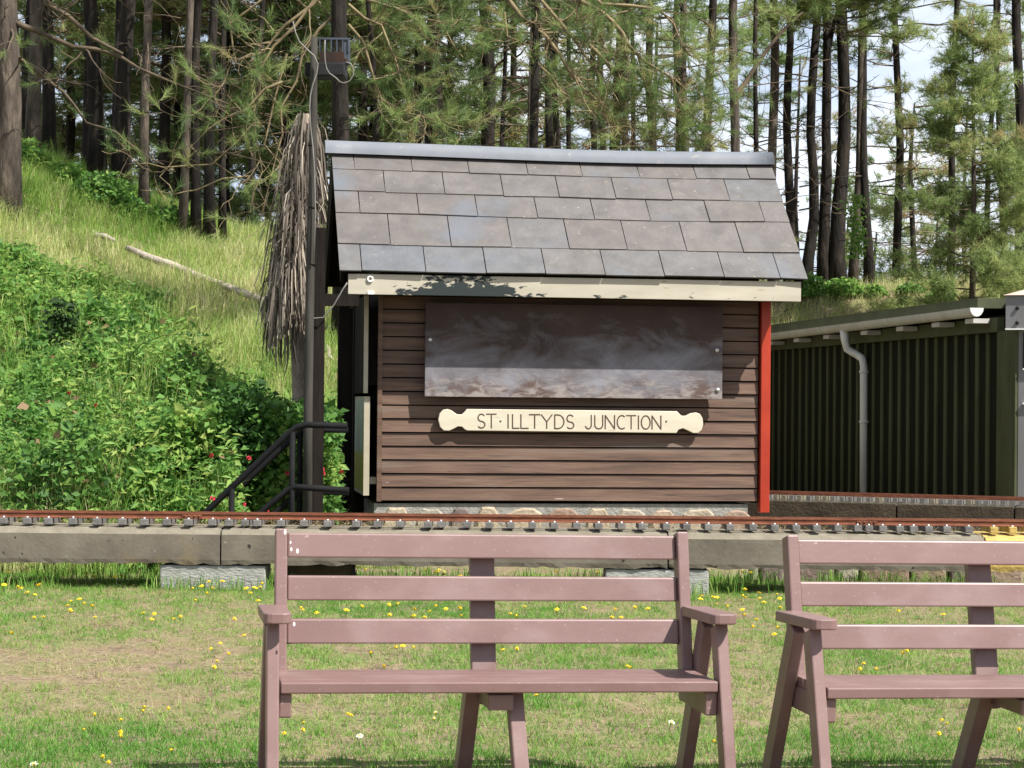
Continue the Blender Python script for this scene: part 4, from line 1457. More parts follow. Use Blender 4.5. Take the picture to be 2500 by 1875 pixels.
BLK = [(390, 648, 1440, 0.0, 'pale limewashed concrete block under the joint of the track beams left of the bench', 'block', 0.02),
       (1478, 1731, 1440, 0.0, 'pale concrete block under the track beam between the benches', 'block', 0.02),
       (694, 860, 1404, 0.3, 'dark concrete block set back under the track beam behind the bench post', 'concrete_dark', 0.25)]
for (a, b_, yb, _, lab, mt, dy) in BLK:
    x0, x1 = at(a, 1400, TY + dy).x, at(b_, 1400, TY + dy).x
    mb = MB()
    mb.box(x0, x1, TY + dy, TY + dy + 0.36, -0.05, zbb - 0.014)
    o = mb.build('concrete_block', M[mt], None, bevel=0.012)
    tag(o, lab, 'block', 'blocks carrying the track')

# the track
def make_track(name, label, xs_px, Yf, z_head, x_lo, x_hi, spacing, slw, slh, sll, gauge, yellow_from, slope=0.0, rot_pts=None, joints_px=()):
    t = empty(name, (0, Yf, 0))
    tag(t, label, 'railway track')
    return t


trk = empty('rail_track', (0, TY, 0))
tag(trk, 'rusty miniature railway track on the concrete beams in front of the hut', 'railway track')
for yy in (0.17, 0.36):
    mb = MB()
    ol = [(-0.022, zrail - 0.046), (0.022, zrail - 0.046), (0.022, zrail - 0.040), (0.006, zrail - 0.034), (0.006, zrail - 0.014), (0.012, zrail - 0.010), (0.012, zrail), (-0.012, zrail), (-0.012, zrail - 0.010),
          (-0.006, zrail - 0.014), (-0.006, zrail - 0.034), (-0.022, zrail - 0.040)]
    mb.prism(ol, lambda p, d: (d, yy + p[0], p[1]), -6.9, 6.9)
    mb.build('rail', M['rail'], trk)
# sleepers at the measured places
SX7 = [15, 165, 300, 455, 610, 770, 910, 1050, 1190, 1340, 1447, 1547, 1625, 1775, 1920, 2072]
SX8 = [100, 235, 378, 557, 638, 802, 945, 1080, 1220, 1357, 1500, 1637, 1783, 1912, 2068]
SX9 = [72, 208, 345, 492, 628, 763, 893, 1030, 1157, 1228, 1313, 1420, 1508, 1605, 1720, 1855, 2015, 2135]
spx = [x * 0.3858 for x in SX7] + [830 + x * 0.3858 for x in SX8] + [1650 + x * 0.3858 for x in SX9]
spx = sorted(spx)
pv = [spx[0]]
for q in spx[1:]:
    if q - pv[-1] > 22:
        pv.append(q)
spx = [q - 56 * k for q in (pv[0],) for k in range(8, 0, -1)] + pv + [pv[-1] + 50 * k for k in range(1, 9)]
slp = random.Random(12)
zst = zrail - 0.047
for q in spx:
    x = at(q, 1275, TY + 0.1).x
    mb = MB()
    j = slp.uniform(-0.02, 0.02)
    mb.box(x - 0.029, x + 0.029, 0.10 + j, 0.44 + j, zst - 0.046, zst)
    s = mb.build('sleeper', M['yellow'] if q > 2385 else M['sleeper'], trk, bevel=0.004)
    mb = MB()
    mb.disc((x, 0.135 + j, zst - 0.002), (0, 0, 1), 0.010, 0.013, 6)
    mb.build('bolt', M['steel'], s)
for q in (1170 * 0.3858 + 10, 1650 + 1232 * 0.3858):
    x = at(q, 1262, TY).x
    mb = MB()
    mb.box(x - 0.075, x + 0.075, 0.150, 0.163, zrail - 0.038, zrail - 0.012)
    for k in (-0.055, -0.02, 0.02, 0.055):
        mb.disc((x + k, 0.150, zrail - 0.024), (0, -1, 0), 0.008, 0.008, 6)
    mb.build('fishplate', M['rail'], trk)
# dry needles lying on the ledge
n = 4200
P = np.stack([RNG.uniform(-6, 6, n), TY + RNG.uniform(0.09, 0.6, n), np.full(n, zbt + 0.014) + RNG.uniform(0, 0.03, n)], 1)
o = bpy.data.objects.new('needle_litter', blade_mesh('needle_litter', P, RNG.uniform(0.04, 0.13, n), np.full(n, 0.004), RNG.uniform(0.9, 0.99, n), RNG.uniform(0.7, 1, n), M['lawn']))
link(o)
tag(o, 'dry brown pine needles lying between the sleepers', None, kind='stuff')

# low stones behind the track at the right
STL = [(1834, 1852, 0.05, 'small whitish kerb stone at the open end of the stone row', 1392), (1855, 1915, 0.95, 'dark kerb stone beside the small whitish one, under the track', 1392), (1940, 2038, 0.9, 'long dark grey kerb stone seen through the second bench back', 1388), (2043, 2097, 0.1, 'pale round-topped kerb stone between two dark ones', 1386),
       (2101, 2221, 0.75, 'broad brown kerb stone with dry grass before it', 1388), (2226, 2312, 0.6, 'grey kerb stone with grass blades before it', 1390), (2320, 2362, 0.98, 'narrow dark kerb stone behind the second bench post', 1390), (2367, 2500, 0.55, 'long grey kerb stone at the photo edge', 1388)]
for (a, b_, t, lab, yt) in STL:
    x0, x1 = at(a, 1400, 17.2).x, at(b_, 1400, 17.2).x
    zt_ = at(a, yt - 18, 17.2).z
    mb = MB()
    mb.box(x0, x1, 17.2, 17.45, -0.1, zt_, 0, t)
    o = mb.build('kerb_stone', M['stone'], None, bevel=0.03, seg=3)
    tag(o, lab, 'stone', 'kerb stones behind the track')

# ------------------------------------------------------------------ siding at the right, behind the hut
A2 = at(1700, 1197, 22.9)
B2 = at(2560, 1215, 21.5)
A2.z = B2.z = (A2.z + B2.z) / 2
d2 = (B2 - A2)
L2 = Vector((d2.x, d2.y, 0)).length
a2 = math.atan2(d2.y, d2.x)
zh2 = A2.z
sid = empty('siding_track', (A2.x, A2.y, 0), a2)
tag(sid, 'second rusty miniature track with close-set sleepers running behind the red hut post', 'railway track')
for yy in (0.07, 0.25):
    mb = MB()
    mb.box(0, L2 + 1.0, yy - 0.012, yy + 0.012, zh2 - 0.035, zh2)
    mb.build('rail', M['rail'], sid)
k = 0
x = 0.05
sr = random.Random(2)
while x < L2 + 0.9 and k < 98:
    mb = MB()
    mb.box(x - 0.022, x + 0.022, -0.0, 0.34, zh2 - 0.085, zh2 - 0.036)
    mb.build('sleeper', M['ledge'] if sr.random() < 0.45 else M['sleeper'], sid)
    x += 0.088 + sr.uniform(-0.006, 0.012)
    k += 1
bj = [0, (at(2190, 1240, 22.1).x - A2.x) / math.cos(a2), (at(2474, 1240, 21.7).x - A2.x) / math.cos(a2), L2 + 1.2]
for k in range(3):
    mb = MB()
    mb.box(bj[k] + 0.01, bj[k + 1] - 0.01, -0.04, 0.42, zh2 - 0.42, zh2 - 0.10)
    mb.box(bj[k] + 0.012, bj[k + 1] - 0.012, -0.03, 0.41, zh2 - 0.0998, zh2 - 0.088, 1)
    o = mb.build('concrete_beam', [M['concrete_dark'], M['ledge']], None)
    o.location = (A2.x, A2.y, 0)
    o.rotation_euler = (0, 0, a2)
    tag(o, ['dark brown concrete beam of the siding next to the red hut post', 'dark concrete beam of the siding between two pale joints', 'dark concrete beam of the siding at the photo edge'][k], 'beam', 'concrete beams of the siding')
    for xx in (bj[k] + 0.25, bj[k + 1] - 0.25):
        pass
for k, xx in enumerate((0.5, 2.2, L2 - 0.2)):
    mb = MB()
    mb.box(xx - 0.15, xx + 0.15, 0.02, 0.36, -0.05, zh2 - 0.422)
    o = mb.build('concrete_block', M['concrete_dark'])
    o.location = (A2.x, A2.y, 0)
    o.rotation_euler = (0, 0, a2)
    tag(o, 'dark block under the siding beams, behind the front track', 'block', 'blocks under the siding')

# ------------------------------------------------------------------ green shed
S0 = at(1850, 900, 36.2)
S1 = at(2452, 900, 25.0)
S0.z = S1.z = 0
sv = S1 - S0
SL = sv.length
sa = math.atan2(sv.y, sv.x)
shed = empty('green_shed', S0, sa)
tag(shed, 'long dark green ribbed shed with pale gutter, standing in shade right of the hut', 'shed')


def SLOC(px, py):
    """pixel -> (along, z) on the shed wall plane"""
    r = ray(px, py)
    ax = Vector((math.cos(sa), math.sin(sa), 0))
    nn = Vector((-math.sin(sa), math.cos(sa), 0))
    t = (S0 - CAMLOC).dot(nn) / r.dot(nn)
    p = CAMLOC + r * t - S0
    return p.dot(ax), p.z


e0, e1 = SLOC(1890, 820), SLOC(2440, 762)
print('shed', SL, e0, e1, SLOC(1890, 853), SLOC(2440, 809), SLOC(1890, 800), SLOC(2440, 727))
zw0 = SLOC(1890, 856)
zw1 = SLOC(2440, 811)


def zshed(x, dy_left, dy_right):
    a, b_ = SLOC(1890, dy_left), SLOC(2440, dy_right)
    return a[1] + (b_[1] - a[1]) * (x - a[0]) / (b_[0] - a[0])


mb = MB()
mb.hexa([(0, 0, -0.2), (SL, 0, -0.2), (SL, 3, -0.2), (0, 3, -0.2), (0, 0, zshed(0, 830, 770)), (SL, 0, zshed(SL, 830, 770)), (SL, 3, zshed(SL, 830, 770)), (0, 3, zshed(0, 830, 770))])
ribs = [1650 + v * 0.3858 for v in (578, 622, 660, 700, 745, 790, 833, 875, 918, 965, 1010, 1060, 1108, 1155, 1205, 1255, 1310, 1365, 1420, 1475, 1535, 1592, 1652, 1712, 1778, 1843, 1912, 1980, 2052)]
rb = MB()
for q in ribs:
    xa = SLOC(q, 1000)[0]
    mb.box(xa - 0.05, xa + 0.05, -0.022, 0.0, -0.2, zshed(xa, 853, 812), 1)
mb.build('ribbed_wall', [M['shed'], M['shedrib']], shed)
xa = SLOC(2488, 1000)[0]
mb = MB()
mb.box(SL - 0.06, SL + 0.52, -0.07, -0.002, -0.2, zshed(SL, 850, 809))
mb.box(SL + 0.0005, SL + 0.52, -0.0015, 2.0, -0.2, zshed(SL, 850, 809) - 0.004)
mb.build('corner_board', M['shedrib'], shed)
mb = MB()
mb.hexa([(-0.5, -0.09, zshed(-0.5, 856, 811)), (SL, -0.09, zshed(SL, 856, 811)), (SL, -0.002, zshed(SL, 856, 811)), (-0.5, -0.002, zshed(-0.5, 856, 811)),
         (-0.5, -0.09, zshed(-0.5, 832, 776)), (SL, -0.09, zshed(SL, 832, 776)), (SL, -0.002, zshed(SL, 832, 776)), (-0.5, -0.002, zshed(-0.5, 832, 776))])
mb.build('fascia', M['shedroof'], shed)
mb = MB()
za0, za1 = zshed(-0.5, 818, 752), zshed(SL, 818, 752)
zb0_, zb1_ = zshed(-0.5, 797, 727), zshed(SL, 797, 727)
mb.hexa([(-0.5, -0.24, za0), (SL - 0.25, -0.24, za1), (SL - 0.25, 3.2, za1), (-0.5, 3.2, za0), (-0.5, -0.24, zb0_), (SL - 0.25, -0.24, zb1_), (SL - 0.25, 3.2, zb1_), (-0.5, 3.2, zb0_)])
mb.build('roof', M['shedroof'], shed)
gt = MB()
g0, g1 = zshed(-0.5, 823, 757), zshed(SL, 823, 757)
N = 8
vs, fs = [], []
for k, (xx, zz) in enumerate(((-0.5, g0), (SL - 0.05, g1))):
    for i in range(N + 1):
        a = math.pi * (1 + i / N)
        vs.append((xx, -0.33 + 0.085 * math.cos(a), zz + 0.015 + 0.105 * math.sin(a)))
    for i in range(N, -1, -1):
        a = math.pi * (1 + i / N)
        vs.append((xx, -0.33 + 0.078 * math.cos(a), zz + 0.015 + 0.098 * math.sin(a)))
m_ = 2 * (N + 1)
for i in range(m_):
    j = (i + 1) % m_
    fs.append((i, j, m_ + j, m_ + i))
fs += [tuple(range(m_ - 1, -1, -1)), tuple(range(m_, 2 * m_))]
gt.add(vs, fs)
gut = gt.build('gutter', M['gutter'], shed)
mb = MB()
mb.prism([(0.083 * math.cos(math.pi * (1 + i / 8)), 0.103 * math.sin(math.pi * (1 + i / 8))) for i in range(9)], lambda p, d: (d, -0.33 + p[0], g1 + 0.015 + p[1]), SL - 0.047, SL - 0.03)
mb.build('end_cap', M['pipe'], gut)
for q in (1925, 1990, 2065, 2160, 2250, 2340, 2425):
    xa = SLOC(q, 800)[0]
    zz = g0 + (g1 - g0) * (xa + 0.5) / (SL + 0.45)
    mb = MB()
    mb.box(xa - 0.14, xa + 0.14, -0.30, -0.10, zz - 0.155, zz - 0.10)
    mb.build('bracket', M['gutter'], gut)
xd = SLOC(2108, 1000)[0]
zd = g0 + (g1 - g0) * (SLOC(2062, 810)[0] + 0.5) / (SL + 0.45)
xo = SLOC(2064, 810)[0]
def SPT(px, py, off):
    r = ray(px, py)
    ax = Vector((math.cos(sa), math.sin(sa), 0))
    nn = Vector((-math.sin(sa), math.cos(sa), 0))
    t = (S0 + nn * off - CAMLOC).dot(nn) / r.dot(nn)
    p = CAMLOC + r * t - S0
    return (p.dot(ax), off, p.z)


mb = MB()
dp = [SPT(2062, 806, -0.33), SPT(2063, 832, -0.32), SPT(2068, 852, -0.29), SPT(2092, 866, -0.15), SPT(2106, 876, -0.12), SPT(2109, 895, -0.11), SPT(2108, 1235, -0.11)]
mb.tube(dp, [0.07, 0.056, 0.055, 0.055, 0.055, 0.055, 0.053], 12)
for py in (905, 1027):
    c0_, c1_ = Vector(SPT(2109, py, -0.11)), Vector(SPT(2109, py + 6, -0.11))
    mb.tube([c0_, Vector((c0_.x, c0_.y, c1_.z))], 0.066, 12)
mb.build('downpipe', M['pipe'], shed)

# grey cabin at the edge
cY = 24.4
c0 = at(2452, 1230, cY)
cabin = empty('grey_cabin', (c0.x, cY, 0), R(-17))
tag(cabin, 'grey panelled cabin with a pinkish roof, cut off by the photo edge', 'cabin')


def cz(py):
    return at(2475, py, cY).z


mb = MB()
mb.box(0.14, 3.0, 0.12, 2.5, 0, cz(806))
mb.build('wall', M['cabin'], cabin)
mb = MB()
mb.box(0.0, 3.0, 0, 0.119, cz(802), cz(722))
f_ = mb.build('fascia', M['cabin'], cabin)
mb = MB()
mb.box(-0.004, 3.0, -0.012, 0.118, cz(805), cz(802) - 0.001)
mb.build('drip_edge', M['white'], f_)
for py in (752, 788):
    p = Vector((0.13, 0, cz(py)))
    mb = MB()
    mb.disc((p.x, -0.001, p.z), (0, -1, 0), 0.022, 0.02, 8)
    mb.build('bolt', M['darkmetal'], f_)
mb = MB()
p0, p1 = cz(721), cz(690)
mb.hexa([(-0.03, -0.03, p0), (3.05, -0.03, p0), (3.05, 2.6, p0), (-0.03, 2.6, p0), (0.9, 0.8, p1 + 0.15), (2.2, 0.8, p1 + 0.15), (2.2, 1.8, p1 + 0.15), (0.9, 1.8, p1 + 0.15)])
mb.build('roof', M['pinkroof'], cabin)
mb = MB()
mb.box(0.19, 1.2, 0.095, 0.119, cz(898), cz(812))
mb.build('window', M['darkmetal'], cabin)
for py in (901, 985):
    mb = MB()
    mb.box(0.19, 1.6, 0.085, 0.119, cz(py + 2), cz(py - 2))
    mb.build('panel_strip', M['white'], cabin)

# ------------------------------------------------------------------ fallen log
def lie(px, py, lift=0.05):
    g = ground_hit(px, py)
    return g + Vector((0, 0, lift))


LOGS = [([(310, 612), (360, 634), (420, 655), (480, 682), (560, 712), (660, 748)], [0.05, 0.065, 0.06, 0.068, 0.06, 0.055], 'long bleached fallen log lying across the grassy bank', 'log'),
        ([(655, 748), (640, 775), (632, 790), (638, 806)], [0.03, 0.024, 0.02, 0.012], 'thin curled dead branch hanging from the log end beside the palm', 'branch'),
        ([(784, 808), (812, 812), (835, 824), (852, 832)], [0.045, 0.05, 0.045, 0.04], 'short pale log piece seen through the porch opening', 'log'),
        ([(786, 838), (800, 860), (806, 884)], [0.03, 0.035, 0.03], 'stubby bleached branch lying below the log piece in the porch opening', 'branch'),
        ([(232, 578), (255, 583), (280, 590)], [0.045, 0.05, 0.03], 'short brown log end in the grass above the long log', 'log')]
for (pts, rd, lab, cat) in LOGS:
    rd = [q * 0.8 for q in rd]
    P3 = [lie(x, y + 20, rd[min(k, len(rd) - 1)] * 0.7 + 0.10) for k, (x, y) in enumerate(pts)]
    mb = MB()
    o3 = P3[0]
    mb.tube([p - o3 for p in P3], rd, 8, wob=0.25, rnd=random.Random(3))
    o = mb.build('fallen_log' if cat == 'log' else 'dead_branch', M['log'])
    o.location = o3
    tag(o, lab, cat, 'dead wood on the bank')

# ------------------------------------------------------------------ grass, bank, brambles
def dryness(X, Y):
    d = fnoise(X * 1.5, Y * 0.9, 1) * 0.62 + fnoise(X * 5, Y * 4, 4) * 0.48
    d = d + 0.55 * np.exp(-(((X + 2.75) / 0.8) ** 2 + ((Y - 11.0) / 0.7) ** 2)) + 0.22 * np.exp(-(((X + 1.75) / 0.4) ** 2 + ((Y - 12.0) / 0.8) ** 2))
    d = d - 0.20 * sstep(9.8, 8.7, Y) - 0.12 * sstep(14.4, 15.9, Y)
    return d


def lawn_xy(n, p=0.92):
    Y = 7.6 + (17.6 - 7.6) * RNG.random(n) ** p
    return (RNG.random(n) * 2 - 1) * (Y * 0.262 + 1.0), Y


# fine short blades everywhere but the bare spots
X, Y = lawn_xy(260000)
d = dryness(X, Y)
keep = RNG.random(len(X)) < np.clip(1.8 - 2.1 * d, 0.05, 1)
X, Y, d = X[keep], Y[keep], d[keep]
n1 = len(X)
h1 = RNG.uniform(0.013, 0.036, n1) * (1.2 - 0.7 * np.clip(d - 0.3, 0, 0.7))
t1_ = np.clip(RNG.normal(0.0, 0.15, n1) + (d - 0.25) * 1.15, 0, 1)
# tufts: rosettes of longer blades of one colour
Xc, Yc = lawn_xy(21000, 0.85)
dc = dryness(Xc, Yc)
keep = RNG.random(len(Xc)) < np.clip(1.5 - 1.6 * dc, 0.12, 1)
Xc, Yc, dc = Xc[keep], Yc[keep], dc[keep]
per = 16
rad = RNG.uniform(0.012, 0.05, len(Xc))
Xt = np.repeat(Xc, per) + RNG.normal(0, 1, len(Xc) * per) * np.repeat(rad, per)
Yt = np.repeat(Yc, per) + RNG.normal(0, 1, len(Xc) * per) * np.repeat(rad, per)
tt = np.clip(np.repeat(RNG.normal(0.18, 0.2, len(Xc)) + (dc - 0.4) * 0.8, per) + RNG.normal(0, 0.07, len(Xt)), 0, 1)
ht = np.repeat(RNG.uniform(0.025, 0.068, len(Xc)), per) * RNG.uniform(0.6, 1.1, len(Xt))
# straw and dead stalks lying about
Xs, Ys = lawn_xy(72000)
dsx = dryness(Xs, Ys)
keep = RNG.random(len(Xs)) < np.clip(0.12 + 1.6 * (dsx - 0.40), 0.05, 1)
Xs, Ys = Xs[keep], Ys[keep]
n3 = len(Xs)
X = np.concatenate([X, Xt, Xs])
Y = np.concatenate([Y, Yt, Ys])
n = len(X)
P = np.stack([X, Y, zt(X, Y) - 0.003 + np.concatenate([np.zeros(n - n3), RNG.uniform(0.004, 0.02, n3)])], 1)
hh = np.concatenate([h1, ht, RNG.uniform(0.03, 0.14, n3) ** 1.0])
tint = np.concatenate([t1_, tt, np.clip(RNG.normal(0.85, 0.13, n3), 0.6, 1)])
lean = np.concatenate([RNG.uniform(0.2, 0.85, n1), RNG.uniform(0.35, 0.92, len(Xt)), RNG.uniform(0.95, 0.998, n3)])
wd_ = np.concatenate([RNG.uniform(0.0025, 0.005, n1), RNG.uniform(0.003, 0.0055, len(Xt)), RNG.uniform(0.002, 0.004, n3)])
o = bpy.data.objects.new('lawn_grass', blade_mesh('lawn_grass', P, hh, wd_, lean, tint, M['lawn']))
link(o)
tag(o, 'short patchy lawn grass, green and straw coloured', None, kind='stuff')

# long grass under and behind the beam and against blocks
n = 9000
X = (RNG.random(n) * 2 - 1) * 4.9
Y = RNG.choice([15.92, 16.1, 16.75, 17.1], n) + RNG.normal(0, 0.12, n)
keep = (fnoise(X * 2.2, Y, 9) > 0.42)
X, Y = X[keep], Y[keep]
n = len(X)
P = np.stack([X, Y, zt(X, Y)], 1)
o = bpy.data.objects.new('edge_grass', blade_mesh('edge_grass', P, RNG.uniform(0.05, 0.17, n), RNG.uniform(0.004, 0.007, n), RNG.uniform(0.1, 0.7, n), np.clip(RNG.normal(0.25, 0.2, n), 0, 1), M['lawn'], tall=True))
link(o)
tag(o, 'longer green grass growing under the track beams', None, kind='stuff')


def bank_mask(n, xlo, xhi, ylo, yhi):
    X = RNG.uniform(xlo, xhi, n)
    Y = RNG.uniform(ylo, yhi, n)
    return X, Y


n = 175000
X, Y = bank_mask(n, -10.8, -0.8, 18.2, 32.0)
keep = (np.abs(X) < Y * 0.262 + 2.2)
X, Y = X[keep], Y[keep]
X2, Y2 = bank_mask(45000, 3.0, 12.5, 36.5, 44)
keep = X2 < Y2 * 0.262 + 0.8
X, Y = np.concatenate([X, X2[keep]]), np.concatenate([Y, Y2[keep]])
n = len(X)
cl = fnoise(X * 1.3, Y * 1.3, 12)
P = np.stack([X, Y, zt(X, Y) - 0.02], 1)
hh = RNG.uniform(0.12, 0.42, n) * (0.35 + 1.25 * cl)
tint = np.clip(RNG.normal(0.0, 0.2, n) + fnoise(X * 2.5, Y * 2.5, 15) * 0.75 + cl * 0.35 - 0.35 * sstep(26.5, 29, Y) * sstep(-3.5, -5.5, X) + 0.10 * (X > 0), 0, 1)
o = bpy.data.objects.new('bank_grass', blade_mesh('bank_grass', P, hh, RNG.uniform(0.004, 0.009, n), RNG.uniform(0.15, 0.9, n), tint, M['bankgrass'], tall=True, bias=(0.3, -0.2)))
link(o)
tag(o, 'long pale yellow-green grass on the sandy bank', None, kind='stuff')


def bram_h(X, Y):
    """height of the bramble mass above the bank"""
    edge = 24.6 + 0.7 * np.sin(X * 1.1 + 1) - 1.3 * sstep(-4.4, -2.2, X) + 1.2 * sstep(-5.2, -6.4, X) + 2.2 * (fnoise(X * 1.6, Y * 0.5, 61) - 0.5)
    f = sstep(edge + 0.7, edge - 1.5, Y) * sstep(17.3, 17.9, Y)
    f = f * (1 - sstep(-2.35, -2.2, X) * sstep(20.6, 20.2, Y))
    return f * (0.18 + 0.9 * fnoise(X * 1.1 + 3, Y * 1.1, 21) + 0.42 * sstep(20.0, 18.4, Y))


n = 185000
X, Y = bank_mask(n, -8.6, -1.0, 17.4, 26.5)
h = bram_h(X, Y)
keep = (h > 0.05) & (np.abs(X) < Y * 0.262 + 1.6) & (RNG.random(n) < np.clip(h * 3.0 + 0.1, 0, 1))
X, Y, h = X[keep], Y[keep], h[keep]
n = len(X)
lump = fnoise(X * 3.0, Y * 3.0, 33)
z = zt(X, Y) + h * (0.05 + 1.35 * lump) * RNG.uniform(0.15, 1.0, n) ** 0.4
P = np.stack([X, Y, z], 1)
big = fnoise(X * 1.3, Y * 1.3, 40)
mid = fnoise(X * 4.5, Y * 4.5, 47)
Lf = np.where(RNG.random(n) < 0.14, RNG.uniform(0.085, 0.15, n), RNG.uniform(0.028, 0.08, n)) * (0.7 + 0.6 * mid)
tint = np.clip(RNG.normal(-0.22, 0.17, n) + big * 0.75 + mid * 0.75, 0, 0.95)
tint = np.where(RNG.random(n) < 0.02, 1.0, tint)
o = bpy.data.objects.new('bramble_undergrowth', leaf_mesh('bramble_undergrowth', P, Lf, tint, M['bramble']))
link(o)
tag(o, 'dense green brambles covering the lower bank behind the track', None, kind='stuff')

# narrow-leaved weeds mixed into the brambles
n = 60000
X, Y = bank_mask(n, -8.6, -1.4, 17.5, 26.0)
h = bram_h(X, Y)
cl2 = fnoise(X * 1.9, Y * 1.9, 91)
keep = (h > 0.05) & (cl2 > 0.47) & (np.abs(X) < Y * 0.262 + 1.6)
X, Y, h, cl2 = X[keep], Y[keep], h[keep], cl2[keep]
n = len(X)
z = zt(X, Y) + h * (0.5 + 1.1 * (cl2 - 0.4)) * RNG.uniform(0.5, 1.25, n) + RNG.uniform(0, 0.14, n)
tint = np.clip(RNG.normal(0.55, 0.2, n) + (cl2 - 0.5) * 1.1, 0, 0.95)
o = bpy.data.objects.new('weed_foliage', leaf_mesh('weed_foliage', np.stack([X, Y, z], 1), RNG.uniform(0.05, 0.13, n), tint, M['bramble'], up=0.7, ratio=0.3))
link(o)
tag(o, 'narrow-leaved pale weeds growing through the brambles', None, kind='stuff')

# bushy brambles right behind the railings and the porch post
n = 17000
X = RNG.uniform(-3.5, -1.49, n)
Y = RNG.uniform(18.28, 18.85, n)
topz = (1.38 - 0.55 * sstep(-2.6, -3.5, X)) * (0.72 + 0.5 * fnoise(X * 2.6, Y * 1.5, 71))
z = zt(X, Y) + topz * RNG.random(n) ** 0.75
big = fnoise(X * 2.2, z * 2.2, 73)
tint = np.clip(RNG.normal(-0.1, 0.18, n) + big * 1.2, 0, 0.95)
Lf = np.where(RNG.random(n) < 0.14, RNG.uniform(0.08, 0.13, n), RNG.uniform(0.028, 0.075, n))
o = bpy.data.objects.new('bramble_foliage', leaf_mesh('bramble_foliage', np.stack([X, Y, z], 1), Lf, tint, M['bramble']))
link(o)
tag(o, 'sunlit bramble leaves behind the black railings', None, kind='stuff')

# grass stems poking through the brambles, dry at the foot
n = 26000
X, Y = bank_mask(n, -8.6, -1.9, 17.35, 25.5)
X[:5000] = RNG.uniform(-6, -3.2, 5000)
Y[:5000] = RNG.uniform(17.2, 18.2, 5000)
keep = (np.abs(X) < Y * 0.262 + 0.6) & ((X < -2.4) | (Y > 20.6))
X, Y = X[keep], Y[keep]
n = len(X)
P = np.stack([X, Y, zt(X, Y) + bram_h(X, Y) * 0.5], 1)
low = sstep(18.3, 17.6, Y) * sstep(-3.3, -4.0, X)
o = bpy.data.objects.new('wild_grass', blade_mesh('wild_grass', P, RNG.uniform(0.15, 0.45, n) * (1 - 0.3 * low), RNG.uniform(0.004, 0.009, n), RNG.uniform(0.1, 0.8, n), np.clip(RNG.normal(0.3, 0.2, n) + 0.35 * low, 0, 1), M['bankgrass'], tall=True, bias=(0.3, -0.2)))
link(o)
tag(o, 'wild grass stems growing up through the brambles', None, kind='stuff')


def bz(x, y):
    return ztf(x, y) + float(bram_h(np.array([x]), np.array([y]))[0])


# dark weed and arching canes standing out of the brambles
def bramble_hit(px, py):
    r = ray(px, py)
    Y = np.arange(17.3, 27, 0.05)
    k = np.nonzero(ZC + r.z * Y <= zt(r.x * Y, Y) + bram_h(r.x * Y, Y) * 0.8)[0]
    Y = Y[k[0]] if len(k) else 24.0
    return Vector((r.x * Y, Y, ZC + r.z * Y))


q = bramble_hit(150, 850)
e = empty('weed_plant', q)
tag(e, 'dark leafy weed standing up out of the brambles on the bank', 'plant')
mb = MB()
mb.tube([(0, 0, -0.4), (0.02, 0, 0.25), (0.0, 0, 0.5)], [0.01, 0.008, 0.004], 5)
mb.build('stem', M['stem'], e)
n = 260
P = np.stack([RNG.normal(0, 0.09, n), RNG.normal(0, 0.09, n), RNG.uniform(-0.05, 0.52, n)], 1)
link(bpy.data.objects.new('foliage', leaf_mesh('foliage', P, RNG.uniform(0.07, 0.13, n), RNG.random(n), M['darkleaf'], ratio=0.5)), e)
for k, (pts, lab) in enumerate(((((312, 920), (318, 870), (345, 840), (400, 818), (470, 815), (505, 822)), 'long bramble cane arching out of the undergrowth towards the palm'), (((455, 920), (452, 880), (440, 862)), 'short upright bramble cane beside the arching one'))):
    b = bramble_hit(*pts[0])
    mb = MB()
    mb.tube([at(x, y, b.y - 0.1 * i) - b for i, (x, y) in enumerate(pts)], [0.008, 0.007, 0.006, 0.005, 0.004, 0.003][:len(pts)], 5)
    e = empty('bramble_cane', b)
    tag(e, lab, 'bramble')
    mb.build('stem', M['stem'], e)
    n = 40
    PP = np.array([tuple(Vector(at(*pts[i], b.y - 0.1 * i) - b).lerp(at(*pts[i + 1], b.y - 0.1 * (i + 1)) - b, RNG.random())) for i in RNG.integers(0, len(pts) - 1, n)])
    link(bpy.data.objects.new('foliage', leaf_mesh('foliage', PP, RNG.uniform(0.035, 0.06, n), RNG.uniform(0, 0.6, n), M['bramble'])), e)

